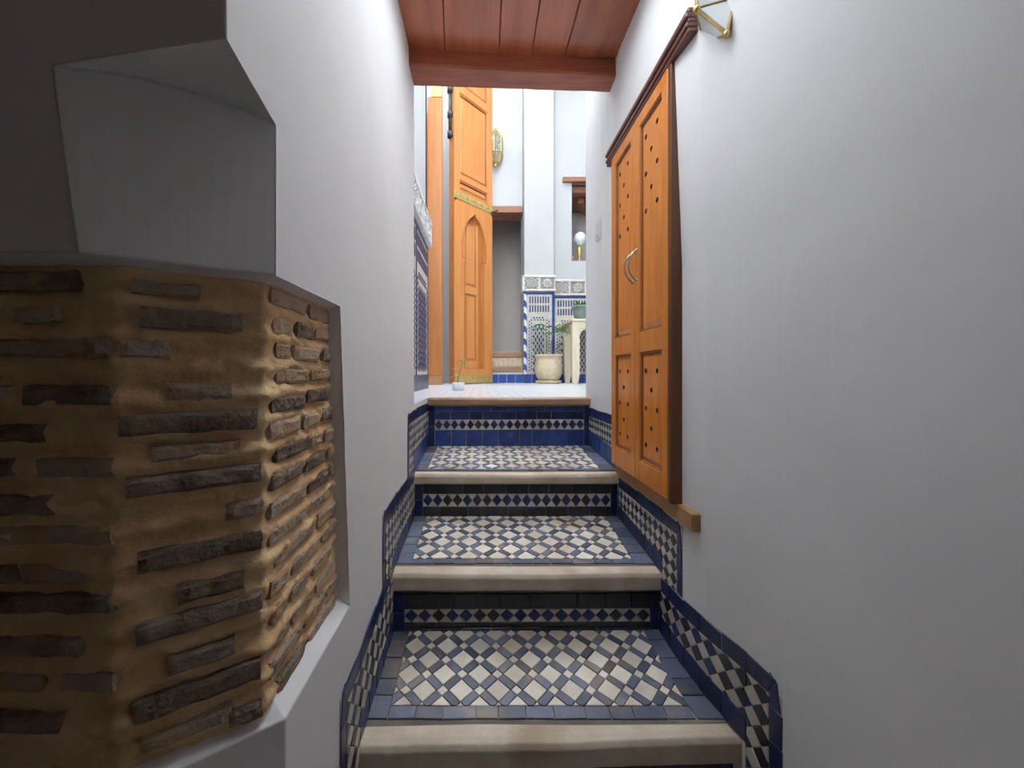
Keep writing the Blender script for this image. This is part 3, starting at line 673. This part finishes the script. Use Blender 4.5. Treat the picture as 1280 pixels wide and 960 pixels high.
def zellij_panel(parent, O, U, N, u0, u1, v0, v1, border=0.03, cob=None, blu=None):
    """blue edge strips, two rows of upright bars, framed lozenge field. O origin, U along, N out"""
    Z = Vector((0,0,1)); O = Vector(O); U = Vector(U); N = Vector(N); cob = cob or cobalt; blu = blu or blue_b
    def fb(name, m, rects, n0, n1, kind=None):
        q = MB()
        for (a, b, c_, d) in rects: q.frame_box(O, U, Z, N, a, b, c_, d, n0, n1)
        o = q.build(name, m, parent)
        if kind: o['kind'] = kind
        return o
    fb('tile_ground', white_t, [(u0, u1, v0, v1)], 0.0, 0.006)
    fb('blue_edge', cob, [(u0, u0+border, v0, v1), (u1-border, u1, v0, v1), (u0+border, u1-border, v1-0.03, v1)], 0.006, 0.012)
    fb('base_row', cob, [(u0+i*(u1-u0)/4+.003, u0+(i+1)*(u1-u0)/4-.003, v0, v0+0.12) for i in range(4)], 0.006, 0.014)
    a0, a1 = u0+border+0.03, u1-border-0.03
    bars = []
    nb_ = max(4, int((a1-a0)/0.036)); p = (a1-a0)/nb_
    for r in range(2):
        for i in range(nb_): bars.append((a0+i*p+p*0.25, a0+i*p+p*0.75, v1-0.15-r*0.12, v1-0.06-r*0.12))
    fb('bar_row', blu, bars, 0.006, 0.011, 'stuff')
    f1 = v1-0.34; f0_ = v0+0.16
    small = []
    nv_ = int((f1-f0_)/0.045)
    for i in range(nv_):
        hh = f0_+i*0.045
        for uu in (a0, a0+0.03, a1-0.05, a1-0.02): small.append((uu, uu+0.016, hh+(0.02 if uu in (a0+.03, a1-.05) else 0), hh+0.022+(0.02 if uu in (a0+.03, a1-.05) else 0)))
    nn = int((a1-a0-0.12)/0.04)
    for i in range(nn): small.append((a0+0.06+i*0.04, a0+0.06+i*0.04+0.022, f1-0.02, f1)); small.append((a0+0.075+i*0.04, a0+0.075+i*0.04+0.018, f1-0.05, f1-0.03))
    fb('chequer_frame', blu, small, 0.006, 0.010, 'stuff')
    q = MB(); c0, c1 = a0+0.068, a1-0.068; d0, d1 = f0_+0.02, f1-0.09
    du, dv = 0.026, 0.046; i = 0; u = c0
    ii = 0
    while u <= c1:
        v = d0+(dv if ii % 2 else 0)
        while v <= d1:
            pts = [O+U*(u-du*0.55)+Z*v, O+U*u+Z*(v-dv*0.75), O+U*(u+du*0.55)+Z*v, O+U*u+Z*(v+dv*0.75)]
            q.add([p_+N*0.006 for p_ in pts]+[p_+N*0.010 for p_ in pts], [(4,5,6,7)]+[(k, (k+1)%4, 4+(k+1)%4, 4+k) for k in range(4)])
            v += 2*dv
        u += du; ii += 1
    o = q.build('lozenge_field', mat_dk, parent); o['kind'] = 'stuff'
mat_dk = mat('navy_zellij', (0.045, 0.07, 0.16), 0.3, (0.03, 0.04, 0.09), 10.0)
def frieze(parent, O, U, N, u0, u1, v0, v1, n):
    Z = Vector((0,0,1)); O = Vector(O); U = Vector(U); N = Vector(N)
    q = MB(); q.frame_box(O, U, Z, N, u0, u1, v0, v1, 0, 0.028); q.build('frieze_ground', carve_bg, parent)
    q = MB(); q.frame_box(O, U, Z, N, u0-0.01, u1+0.01, v1-0.028, v1+0.004, 0, 0.050, 0.006); q.frame_box(O, U, Z, N, u0-0.01, u1+0.01, v0-0.004, v0+0.024, 0, 0.050, 0.006)
    q.build('frieze_moulding', carve_m, parent)
    w = (u1-u0)/n; vm = (v0+v1)/2; R = (v1-v0)/2-0.03
    def bar(q, p, r, t=0.009): 
        d = Vector((r[0]-p[0], r[1]-p[1])); L = d.length; d.normalize(); e = Vector((-d.y, d.x))
        q.frame_box(O+U*p[0]+Z*p[1], U*d.x+Z*d.y, U*e.x+Z*e.y, N, 0, L, -t/2, t/2, 0.026, 0.046)
    for i in range(n):
        c_ = u0+w*(i+0.5); q = MB()
        bar(q, (c_-w/2+0.006, v0), (c_-w/2+0.006, v1), 0.011); bar(q, (c_+w/2-0.006, v0), (c_+w/2-0.006, v1), 0.011)
        if i % 2:
            for rot in (0, math.pi/4):
                pt = [(c_+R*0.86*math.cos(rot+k*math.pi/2), vm+R*0.86*math.sin(rot+k*math.pi/2)) for k in range(4)]
                for k in range(4): bar(q, pt[k], pt[(k+1)%4])
            pts = [O+U*(c_+R*0.42*math.cos(t*math.pi/8))+Z*(vm+R*0.42*math.sin(t*math.pi/8))+N*0.036 for t in range(16)]
            q.tube(pts, 0.007, 6, True); pts = [O+U*(c_+R*0.16*math.cos(t*math.pi/5))+Z*(vm+R*0.16*math.sin(t*math.pi/5))+N*0.036 for t in range(10)]; q.tube(pts, 0.006, 6, True)
            q.build('carved_star', carve_m, parent)
        else:
            for s in (1.0, 0.6, 0.25):
                pt = [(c_+w*0.46*s, vm), (c_, vm+R*s), (c_-w*0.46*s, vm), (c_, vm-R*s)]
                for k in range(4): bar(q, pt[k], pt[(k+1)%4])
            for sx in (-1, 1):
                for sy in (-1, 1):
                    bar(q, (c_+sx*w*0.47, vm+sy*R), (c_+sx*w*0.23, vm+sy*R*0.5)); bar(q, (c_+sx*w*0.47, vm+sy*R*0.55), (c_+sx*w*0.3, vm+sy*R*0.95))
            q.build('carved_lozenge', carve_m, parent)

# far wall with doorway, pilaster and window recess
PZ, RZ = 5.30, 5.42; PX0, PX1 = 0.578, 0.988
DX0, DX1, DH0, DH1 = -0.25, 0.575, 0.25, 2.40
w = MB()
w.box(-1.4, DX0, FARZ, FARZ+0.3, LAND-0.05, TOP); w.box(DX0, DX1, FARZ, FARZ+0.3, DH1, TOP); w.box(DX0, DX1, FARZ, FARZ+0.3, LAND-0.05, DH0-0.02)
w.box(PX0, PX1, PZ, FARZ+0.3, LAND-0.05, TOP, 0.006)
WX0, WX1, WH0, WH1 = 1.262, 1.95, 1.59, 2.72
w.box(PX1, WX0, RZ, RZ+0.25, LAND-0.05, TOP); w.box(WX1, 4, RZ, RZ+0.25, LAND-0.05, TOP); w.box(WX0, WX1, RZ, RZ+0.25, LAND-0.05, WH0); w.box(WX0, WX1, RZ, RZ+0.25, WH1, TOP)
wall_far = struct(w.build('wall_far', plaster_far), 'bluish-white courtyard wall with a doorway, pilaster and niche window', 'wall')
# pilaster dressing
dado = struct(MB().build('wall_dado', white_t) if False else bx('wall_dado', white_t, None, PX0, PX1, PZ-0.004, PZ, LAND, 1.12), 'blue and white zellij dado with carved plaster frieze on the courtyard pilaster', 'wall tiling')
zellij_panel(dado, (0, PZ-0.004, 0), (1,0,0), (0,-1,0), PX0, PX1, LAND, 1.12)
frieze(dado, (0, PZ, 0), (1,0,0), (0,-1,0), PX0-0.015, PX1+0.01, 1.135, 1.345, 2)
q = MB(); q.tube([(PX0+0.012, PZ-0.016, LAND+0.12), (PX0+0.012, PZ-0.016, 1.12)], 0.024, 12); q.build('twisted_corner', rope, dado)
q = MB(); q.frame_box((PX0, 0, 0), (0,1,0), (0,0,1), (-1,0,0), PZ-0.05, FARZ, 1.135, 1.345, 0, 0.03); q.build('frieze_return', carve_m, dado)
dado2 = struct(bx('wall_dado_recess', white_t, None, PX1, 2.9, RZ-0.004, RZ, LAND, 1.09), 'blue and white zellij dado with carved frieze behind the cream table', 'wall tiling')
for k in range(3): zellij_panel(dado2, (0, RZ-0.004, 0), (1,0,0), (0,-1,0), PX1+0.002+k*0.60, PX1+0.002+(k+1)*0.60, LAND, 1.09)
frieze(dado2, (0, RZ, 0), (1,0,0), (0,-1,0), PX1+0.01, PX1+1.81, 1.10, 1.315, 8)
# door surround below and above the opening
lt = bx('door_lintel', lintel_m, None, DX0-0.02, DX1, FARZ-0.02, FARZ+0.3, 2.30, 2.395, 0.006); tag(lt, 'brown timber lintel over the grey courtyard doorway', 'lintel')
th = thing('door_threshold', 'brown-edged tiled threshold steps under the grey courtyard doorway', 'threshold', (0.2, 5.45, LAND))
bx('sill_board', stone_red, th, DX0, DX1, FARZ-0.03, FARZ+0.28, 0.23, 0.31, 0.008)
bx('riser_backing', grout_w, th, DX0, DX1, FARZ-0.012, FARZ, 0.10, 0.23)
for i in range(12): bx('riser_tile', clay, th, DX0+i*0.068+.003, DX0+(i+1)*0.068-.003, FARZ-0.018, FARZ-0.012, 0.105, 0.225, 0.002)
bx('step_board', stone_red, th, DX0, DX1, PZ+0.02, FARZ-0.01, 0.02, 0.10, 0.008)
bx('step_core', white_p, th, DX0, DX1, PZ+0.04, FARZ-0.01, LAND, 0.02)
for i in range(7): bx('blue_tile', cobalt, th, DX0+i*0.118+.003, DX0+(i+1)*0.118-.003, PZ+0.03, PZ+0.04, LAND, -0.012, 0.003)
# room behind the doorway
rm = MB(); y0, y1 = FARZ+0.3, FARZ+1.1
rm.box(-0.6, 0.9, y1, y1+0.1, 0.2, 3.3); rm.box(-0.7, -0.6, y0, y1, 0.2, 3.3); rm.box(0.9, 1.0, y0, y1, 0.2, 3.3); rm.box(-0.6, 0.9, y0, y1, 3.2, 3.3); rm.box(-0.6, 0.9, y0, y1, 0.15, 0.25)
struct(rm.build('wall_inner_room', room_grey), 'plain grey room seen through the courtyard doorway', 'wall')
# niche window: lintel, joists, inner room, ornaments on its sill
wl_ = thing('niche_lintel', 'brown timber lintel and slanting joists in the niche window', 'lintel', (1.5, RZ, WH1))
bx('lintel', lintel_m, wl_, 1.13, 2.1, RZ-0.05, RZ+0.02, WH1-0.03, WH1+0.035, 0.004)
bx('ceiling_board', lintel_m, wl_, WX0-0.3, WX1+0.3, RZ+0.25, 6.3, 2.62, 2.68)
for k in range(5): 
    q = MB(); q.frame_box((1.1+k*0.36, 5.7, 2.56), Vector((0.45,0.9,0)).normalized(), Vector((-0.9,0.45,0)).normalized(), (0,0,1), 0, 0.6, -0.04, 0.04, -0.03, 0.06); q.build('joist', lintel_m, wl_)
bx('frame_head', lintel_m, wl_, WX0, WX1, RZ+0.1, RZ+0.2, 2.60, 2.69)
rm = MB(); rm.box(0.9, 2.6, 6.25, 6.35, 1.0, 2.8); rm.box(0.95, 1.05, RZ+0.25, 6.3, 1.0, 2.8); rm.box(2.4, 2.5, RZ+0.25, 6.3, 1.0, 2.8); rm.box(1.0, 2.5, RZ+0.25, 6.3, 1.0, 1.1); rm.box(1.0, 2.5, RZ+0.25, 6.3, 2.69, 2.78)
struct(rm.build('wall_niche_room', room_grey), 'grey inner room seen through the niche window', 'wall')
for k, (x_, hgt, rad) in enumerate(((1.30, 0.12, 0.028), (1.40, 0.26, 0.045))):
    q = MB(); q.lathe((x_, RZ+0.12, WH0), [(rad,0),(rad*1.05,0.01),(rad*0.4,0.03),(rad*0.35,hgt*0.4),(rad*0.9,hgt*0.6),(rad*0.7,hgt*0.8),(rad*0.25,hgt)], 16)
    tag(q.build('brass_ornament', brass, None, True), ['short brass ornament on the niche window sill', 'taller brass ornament on the niche window sill under the glass globe'][k], 'ornament', 'brass ornaments in the niche window')
q = MB(); q.lathe((1.41, RZ+0.13, WH0+0.28), [(0.01,-0.02),(0.05,0.0),(0.085,0.05),(0.09,0.09),(0.07,0.14),(0.03,0.17),(0.005,0.175)], 20)
tag(q.build('glass_globe', opal, None, True), 'milky round glass globe in the niche window', 'globe')

b_ = MB(); b_.box(1.25, 3.0, 2.1, 5.9, TOP, TOP+0.15); b_.box(-1.4, 1.25, 4.85, 5.9, 4.5, 4.65); struct(b_.build('ceiling_added_shade', plaster_far), 'white unseen ceiling slabs added over the courtyard to cut its sky light', 'ceiling')  # unseen slabs added to hold back sky light over the courtyard
# courtyard side walls (left one shows its dado), right one out of view
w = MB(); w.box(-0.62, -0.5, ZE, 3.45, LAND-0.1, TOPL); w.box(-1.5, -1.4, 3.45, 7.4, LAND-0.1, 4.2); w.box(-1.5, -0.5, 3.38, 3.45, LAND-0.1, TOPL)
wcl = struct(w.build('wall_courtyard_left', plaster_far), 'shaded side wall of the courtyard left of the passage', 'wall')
dd = struct(bx('wall_dado_left', white_t, None, -0.5, -0.496, 1.64, 3.44, LAND, 1.12), 'dark blue and white zellij dado on the side wall left of the passage', 'wall tiling')
for k in range(3): zellij_panel(dd, (-0.496, 0, 0), (0,1,0), (1,0,0), 1.64+k*0.6, 1.64+(k+1)*0.6, LAND, 1.12, 0.010, mat_dk, mat_dk)
frieze(dd, (-0.5, 0, 0), (0,1,0), (1,0,0), 1.64, 3.44, 1.135, 1.345, 8)
w = MB(); w.box(2.9, 3.0, 2.0, 7.4, LAND-0.1, TOPN); struct(w.build('wall_courtyard_right', plaster_far), 'side wall of the courtyard hidden on the right', 'wall')

# ---- tall door leaf with horseshoe-arched wicket
def door_leaf():
    H0 = Vector((-0.335, 4.60, 0)); ang = math.radians(43); U = Vector((math.sin(ang), math.cos(ang), 0)); N = Vector((math.cos(ang), -math.sin(ang), 0)); Z = Vector((0,0,1))
    Wd, T = 0.685, 0.085; hb, ht = LAND+0.012, 4.0
    root = thing('courtyard_door', 'tall open orange door leaf with horseshoe-arched wicket and brass strips', 'door', (H0.x, H0.y, LAND))
    def fb(name, m, rects, n0, n1, parent=root, c_=0.0):
        q = MB()
        for (a, b, c0, d) in rects: q.frame_box(H0, U, Z, N, a, b, c0, d, n0, n1, c_)
        return q.build(name, m, parent)
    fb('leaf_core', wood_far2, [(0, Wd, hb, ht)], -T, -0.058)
    # upper frame and panels
    fb('stile', wood_far, [(0, 0.085, 2.12, ht)], -0.058, 0.0, root, 0.003); fb('stile', wood_far, [(Wd-0.085, Wd, 2.12, ht)], -0.058, 0.0, root, 0.003)
    for (a, b) in ((2.12, 2.24), (2.36, 2.43), (3.42, 3.52), (3.9, ht)): fb('rail', wood_far, [(0.085, Wd-0.085, a, b)], -0.058, -0.001, root, 0.003)
    for (a, b) in ((2.24, 2.36), (2.43, 3.42), (3.52, 3.9)):
        p = fb('panel', wood_far, [(0.115, Wd-0.115, a+0.03, b-0.03)], -0.058, -0.014, root, 0.010)
        w_ = 0.02; fb('moulding', wood_far2, [(0.085, 0.085+w_, a, b), (Wd-0.085-w_, Wd-0.085, a, b), (0.085+w_, Wd-0.085-w_, a, a+w_), (0.085+w_, Wd-0.085-w_, b-w_, b)], -0.058, -0.006, p, 0.006)
    # arched surround
    cu, hw = Wd*0.5, 0.205; sp = 1.42; Rr = 0.225; pts = []
    base_h = 0.06
    pts.append((cu-hw+0.03, base_h)); pts.append((cu-hw+0.03, sp-0.06)); pts.append((cu-hw+0.045, sp))
    nA = 14
    for k in range(nA+1):       # left flank of the pointed horseshoe
        t = k/nA; a = math.radians(205-(205-98)*t); pts.append((cu+0.03*(t)-0.0+Rr*math.cos(a)*1.0, 1.56+Rr*1.9*max(-0.3, math.sin(a))))
    left = pts[:]; left[-1] = (cu, 2.02)
    full = left+[(2*cu-u, v) for u, v in left[-2::-1]]
    def outer(p):
        u, v = p
        if v >= 1.9 and abs(u-cu) < 0.2: return (u, 2.12)
        return (0.0, v) if u < cu else (Wd, v)
    q = MB(); n = len(full)
    def W3(p, d): return H0+U*p[0]+Z*p[1]+N*d
    outs = []
    for k, p in enumerate(full):
        u, v = p
        t = (v-1.0)/1.02
        if k in (0, n-1): outs.append((0 if k == 0 else Wd, hb+0.11))
        elif v < 1.75: outs.append((0.0 if u < cu else Wd, v))
        else:
            g = (v-1.75)/0.27; outs.append(((0 if u < cu else Wd)+(cu-(0 if u < cu else Wd))*max(0, (g-0.45)/0.55)**1.0, min(2.12, 1.75+0.37*min(1, g/0.45))))
    for k in range(n-1):
        q.quad(W3(full[k], 0), W3(full[k+1], 0), W3(outs[k+1], 0), W3(outs[k], 0))
        q.quad(W3(full[k], 0), W3(full[k], -0.058), W3(full[k+1], -0.058), W3(full[k+1], 0))
    q.quad(W3(full[0], 0), W3(outs[0], 0), W3(outs[-1], 0), W3(full[-1], 0)); q.quad(W3(full[0], -0.03), W3(full[0], 0), W3(full[-1], 0), W3(full[-1], -0.03))
    q.build('arched_surround', wood_far, root)
    # arch fillet
    q = MB(); q.tube([W3(p, 0.003) for p in full], 0.007, 6); q.build('arch_beading', wood_far2, root)
    # wicket panels behind the arch
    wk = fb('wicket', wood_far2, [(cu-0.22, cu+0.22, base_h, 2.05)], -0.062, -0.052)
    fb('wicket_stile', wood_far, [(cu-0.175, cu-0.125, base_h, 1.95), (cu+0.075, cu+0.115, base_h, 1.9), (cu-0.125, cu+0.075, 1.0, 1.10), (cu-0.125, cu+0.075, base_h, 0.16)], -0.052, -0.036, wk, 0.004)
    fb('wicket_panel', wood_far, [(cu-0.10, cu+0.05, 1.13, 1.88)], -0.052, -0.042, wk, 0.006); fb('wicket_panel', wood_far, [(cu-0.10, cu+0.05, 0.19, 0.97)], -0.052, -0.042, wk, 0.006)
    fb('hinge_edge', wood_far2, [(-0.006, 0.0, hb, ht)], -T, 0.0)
    fb('brass_strip', brass, [(-0.01, Wd+0.004, 2.115, 2.205)], 0.0, 0.006); fb('brass_strip', brass, [(Wd-0.09, Wd+0.004, 3.86, 3.98)], 0.0, 0.006)
    fb('kick_plate', brass, [(0.0, Wd+0.002, hb, hb+0.11)], 0.0, 0.006)
    q = MB(); c_ = W3((Wd-0.02, 2.13), 0.02); q.tube([c_-N*0.015, c_+N*0.025, c_+N*0.03+Vector((0.05,0,0.02))], 0.012, 8); q.build('latch', iron, root)
    for k in range(5): fbq = fb('rivet', brass_old, [(0.08+k*0.125, 0.10+k*0.125, 2.15, 2.17)], 0.006, 0.011)
    # bolt on the hinge edge
    q = MB(); base = H0-U*0.02-N*0.055
    q.tube([base+Z*2.85, base+Z*3.46], 0.020, 8)
    for hh in (2.86, 3.10, 3.40): q.tube([base+Z*(hh-0.02), base+Z*(hh+0.05)], 0.034, 10)
    q.build('cremone_bolt', iron, root, True)
door_leaf()
dp = thing('door_post', 'narrow plain orange-brown door leaf seen edge-on, brass plate at its top', 'door', (-0.55, 4.45, LAND))
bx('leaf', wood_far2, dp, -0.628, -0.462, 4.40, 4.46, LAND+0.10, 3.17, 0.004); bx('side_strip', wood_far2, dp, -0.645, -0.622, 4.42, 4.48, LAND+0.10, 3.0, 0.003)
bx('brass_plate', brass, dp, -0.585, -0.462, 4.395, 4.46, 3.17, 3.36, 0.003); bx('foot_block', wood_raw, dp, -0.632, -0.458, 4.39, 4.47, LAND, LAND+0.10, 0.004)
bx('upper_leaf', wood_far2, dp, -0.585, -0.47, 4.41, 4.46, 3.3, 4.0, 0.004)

# ---- brass lantern on the far wall
def lantern():
    cx_, cy_, h0_, h1_ = 0.185, 5.40, 2.92, 3.42
    root = thing('wall_lantern', 'brass and clear glass hexagonal lantern on the far wall beside the door leaf', 'lantern', (cx_, cy_, h0_))
    def hexa(r, h): return [Vector((cx_+r*math.cos(k*math.pi/3+0.3), cy_+r*math.sin(k*math.pi/3+0.3), h)) for k in range(6)]
    A, B, C_, D = hexa(0.045, 2.97), hexa(0.105, 3.08), hexa(0.105, 3.30), hexa(0.05, 3.38)
    q = MB()
    for R1, R2 in ((A,B),(B,C_),(C_,D)):
        for k in range(6): q.tube([R1[k], R2[k]], 0.010, 6)
    for R1 in (A,B,C_,D):
        for k in range(6): q.tube([R1[k], R1[(k+1)%6]], 0.010, 6)
    q.lathe((cx_, cy_, 2.90), [(0.004,0),(0.02,0.02),(0.015,0.05),(0.045,0.07)], 10); q.lathe((cx_, cy_, 3.38), [(0.05,0),(0.02,0.05),(0.006,0.09)], 10)
    q.build('brass_frame', brass, root)
    for R1, R2 in ((A,B),(B,C_),(C_,D)):
        for k in range(6):
            p = [R1[k], R1[(k+1)%6], R2[(k+1)%6], R2[k]]; cen = sum(p, Vector())/4; n_ = (cen-Vector((cx_, cy_, cen.z))).normalized()*0.002
            mesh_obj('glass_pane', [v+n_ for v in p]+[v-n_ for v in p], [(0,1,2,3),(7,6,5,4)]+[(i,(i+1)%4,4+(i+1)%4,4+i) for i in range(4)], clear, root)
    q = MB(); q.tube([(cx_, cy_+0.02, 3.40), (cx_, FARZ, 3.40)], 0.012, 8); q.build('wall_arm', brass, root)
lantern()

# ---- pots, table, plants
def leaf(mb, p, d, L, wd, droop=0.3):
    p = Vector(p); d = Vector(d).normalized(); s = d.cross(Vector((0,0,1))).normalized(); up = s.cross(d); n = 5; v = []; f = []
    for i in range(n+1):
        t = i/n; c_ = p+d*L*t-Vector((0,0,1))*droop*L*t*t; ww = wd*math.sin(math.pi*min(0.98, t*0.9+0.08))*0.5
        v += [c_-s*ww+up*ww*0.25, c_, c_+s*ww+up*ww*0.25]
    for i in range(n): f += [(i*3, i*3+1, i*3+4, i*3+3), (i*3+1, i*3+2, i*3+5, i*3+4)]
    m = len(v); mb.add(v+[q+up*-0.0015 for q in v], f+[tuple(m+k for k in q[::-1]) for q in f])
pc = Vector((0.875, 5.08, LAND))
root = thing('clay_pot', 'beige clay pot on a saucer against the tiled pilaster', 'pot', pc)
q = MB(); q.lathe(pc, [(0.14,0),(0.165,0.012),(0.175,0.035),(0.165,0.04),(0.12,0.035)], 32); q.build('saucer', clay, root, True)
q = MB(); q.lathe(pc, [(0.11,0.036),(0.135,0.05),(0.165,0.10),(0.178,0.17),(0.178,0.24),(0.168,0.30),(0.170,0.345),(0.182,0.355),(0.182,0.375),(0.165,0.378),(0.158,0.34),(0.15,0.33)], 36); q.build('pot_body', clay, root, True)
q = MB(); q.lathe(pc, [(0.14,0.325),(0.155,0.338),(0.08,0.348),(0.01,0.35)], 24); q.build('soil', soil, root)
pl = thing('potted_plant', 'thin leggy green plant growing in the beige clay pot', 'plant', pc+Vector((0,0,0.34)))
rp_ = random.Random(4)
for k, (dx, hh) in enumerate(((-0.02, 0.42), (0.03, 0.36), (0.06, 0.16), (-0.06, 0.12))):
    top = pc+Vector((dx*2.2, -0.02*k, 0.34+hh)); q = MB(); q.tube([pc+Vector((dx,0,0.34)), pc+Vector((dx*1.2,0,0.34+hh*0.5)), top], [0.006,0.005,0.003], 6); q.build('stem', stem_m, pl)
    for j in range(3 if hh > 0.3 else 2):
        lm = MB(); a = rp_.uniform(0, 6.3); leaf(lm, top-Vector((0,0,0.03*j)), (math.cos(a) if j else (-1 if k == 0 else 1), math.sin(a)*0.4-0.3, 0.35), 0.20 if hh > 0.3 else 0.09, 0.13 if hh > 0.3 else 0.06, 0.5); lm.build('leaf', leaf_m, pl)

def table():
    tx0, tx1, ty0, ty1, tt = 1.125, 1.82, 4.80, 5.36, 0.655
    root = thing('side_table', 'cream painted side table with arched apron, half hidden by the passage wall', 'table', (1.4, 5.0, LAND))
    bx('table_top', cream, root, tx0-0.02, tx1+0.02, ty0-0.02, ty1+0.02, tt, tt+0.028, 0.006)
    def leg(x, y):
        b = MB(); s = 0.045; v = []
        prof = [(0.030, 0), (0.034, 0.03), (0.046, 0.12), (0.046, 0.62), (0.046, tt-LAND)]
        for (w_, h) in prof: v += [(x-w_, y-w_, LAND+h), (x+w_, y-w_, LAND+h), (x+w_, y+w_, LAND+h), (x-w_, y+w_, LAND+h)]
        f = [(3,2,1,0), tuple(range(16, 20))]+[(i*4+k, i*4+(k+1)%4, (i+1)*4+(k+1)%4, (i+1)*4+k) for i in range(4) for k in range(4)]
        mesh_obj('leg', v, f, cream, root)
    for x in (tx0+0.046, tx1-0.046):
        for y in (ty0+0.046, ty1-0.046): leg(x, y)
    def apron(p0, p1, nrm):
        p0, p1 = Vector(p0), Vector(p1); n = 16; q = MB()
        prof = []
        for i in range(n+1):
            t = i/n; s = abs(t-0.5)*2; d = 0.055+0.16*max(0, (s-0.55)/0.45)**1.0+(0.03 if 0.42 < s < 0.55 else 0)
            prof.append(d)
        for i in range(n):
            a, b = p0.lerp(p1, i/n), p0.lerp(p1, (i+1)/n); k = Vector(nrm)*0.018
            for s in (0, 1): q.quad(a+k*s, b+k*s, b+k*s-Vector((0,0,prof[i+1])), a+k*s-Vector((0,0,prof[i])))
            q.quad(a-Vector((0,0,prof[i])), b-Vector((0,0,prof[i+1])), b+k-Vector((0,0,prof[i+1])), a+k-Vector((0,0,prof[i])))
        q.build('arched_apron', cream, root)
    apron((tx0+0.05, ty0+0.012, tt), (tx1-0.05, ty0+0.012, tt), (0,1,0)); apron((tx0+0.012, ty0+0.05, tt), (tx0+0.012, ty1-0.05, tt), (1,0,0)); apron((tx0+0.05, ty1-0.03, tt), (tx1-0.05, ty1-0.03, tt), (0,1,0))
table()
gp = Vector((1.30, 5.02, 0.683))
q = MB(); q.lathe(gp, [(0.075,0),(0.085,0.01),(0.115,0.10),(0.125,0.17),(0.132,0.175),(0.132,0.195),(0.118,0.195),(0.112,0.17),(0.02,0.165)], 28)
tag(q.build('plant_pot', green_pot, None, True), 'grey-green ceramic pot on the cream table', 'pot')
pl = thing('leafy_plant', 'bright green leafy plant in the grey-green pot on the table', 'plant', gp+Vector((0,0,0.165)))
for k in range(9):
    a = k*0.7+0.3; lm = MB(); leaf(lm, gp+Vector((0.03*math.cos(a), 0.03*math.sin(a), 0.16)), (math.cos(a)*0.6, math.sin(a)*0.6, 0.9), 0.15+0.03*(k%3), 0.05, 0.35); lm.build('leaf', leaf_m, pl)
# small glass planter by the door leaf
sp_ = Vector((-0.185, 2.95, LAND))
gl = thing('glass_planter', 'small pale glass planter on the floor in front of the door leaf', 'planter', sp_)
q = MB(); q.lathe(sp_, [(0.032,0),(0.045,0.003),(0.048,0.06),(0.045,0.062),(0.042,0.006),(0.01,0.005)], 20); q.build('glass', opal, gl, True)
q = MB(); q.lathe(sp_+Vector((0,0,0.006)), [(0.038,0),(0.040,0.03),(0.01,0.032)], 16); q.build('pebbles', white_p, gl)
sg_ = thing('plant_sprig', 'small green sprig leaning out of the pale glass planter', 'plant', sp_+Vector((0,0,0.035)))
q = MB(); st_ = [sp_+Vector((-0.01,0,0.035)), sp_+Vector((0.0,0,0.10)), sp_+Vector((0.02,0,0.17)), sp_+Vector((0.035,0,0.22))]; q.tube(st_, [0.004,0.0035,0.003,0.002], 6); q.build('stem', stem_m, sg_)
for k, (p, d) in enumerate(((st_[3], (0.7,-0.2,0.5)), (st_[3], (-0.8,-0.2,0.4)), (st_[2], (-1,-0.1,0.1)), (st_[2], (0.9,-0.3,0.5)), (st_[1], (-0.9,-0.2,0.2)))):
    lm = MB(); leaf(lm, p, d, 0.075, 0.045, 0.3); lm.build('leaf', leaf_m, sg_)
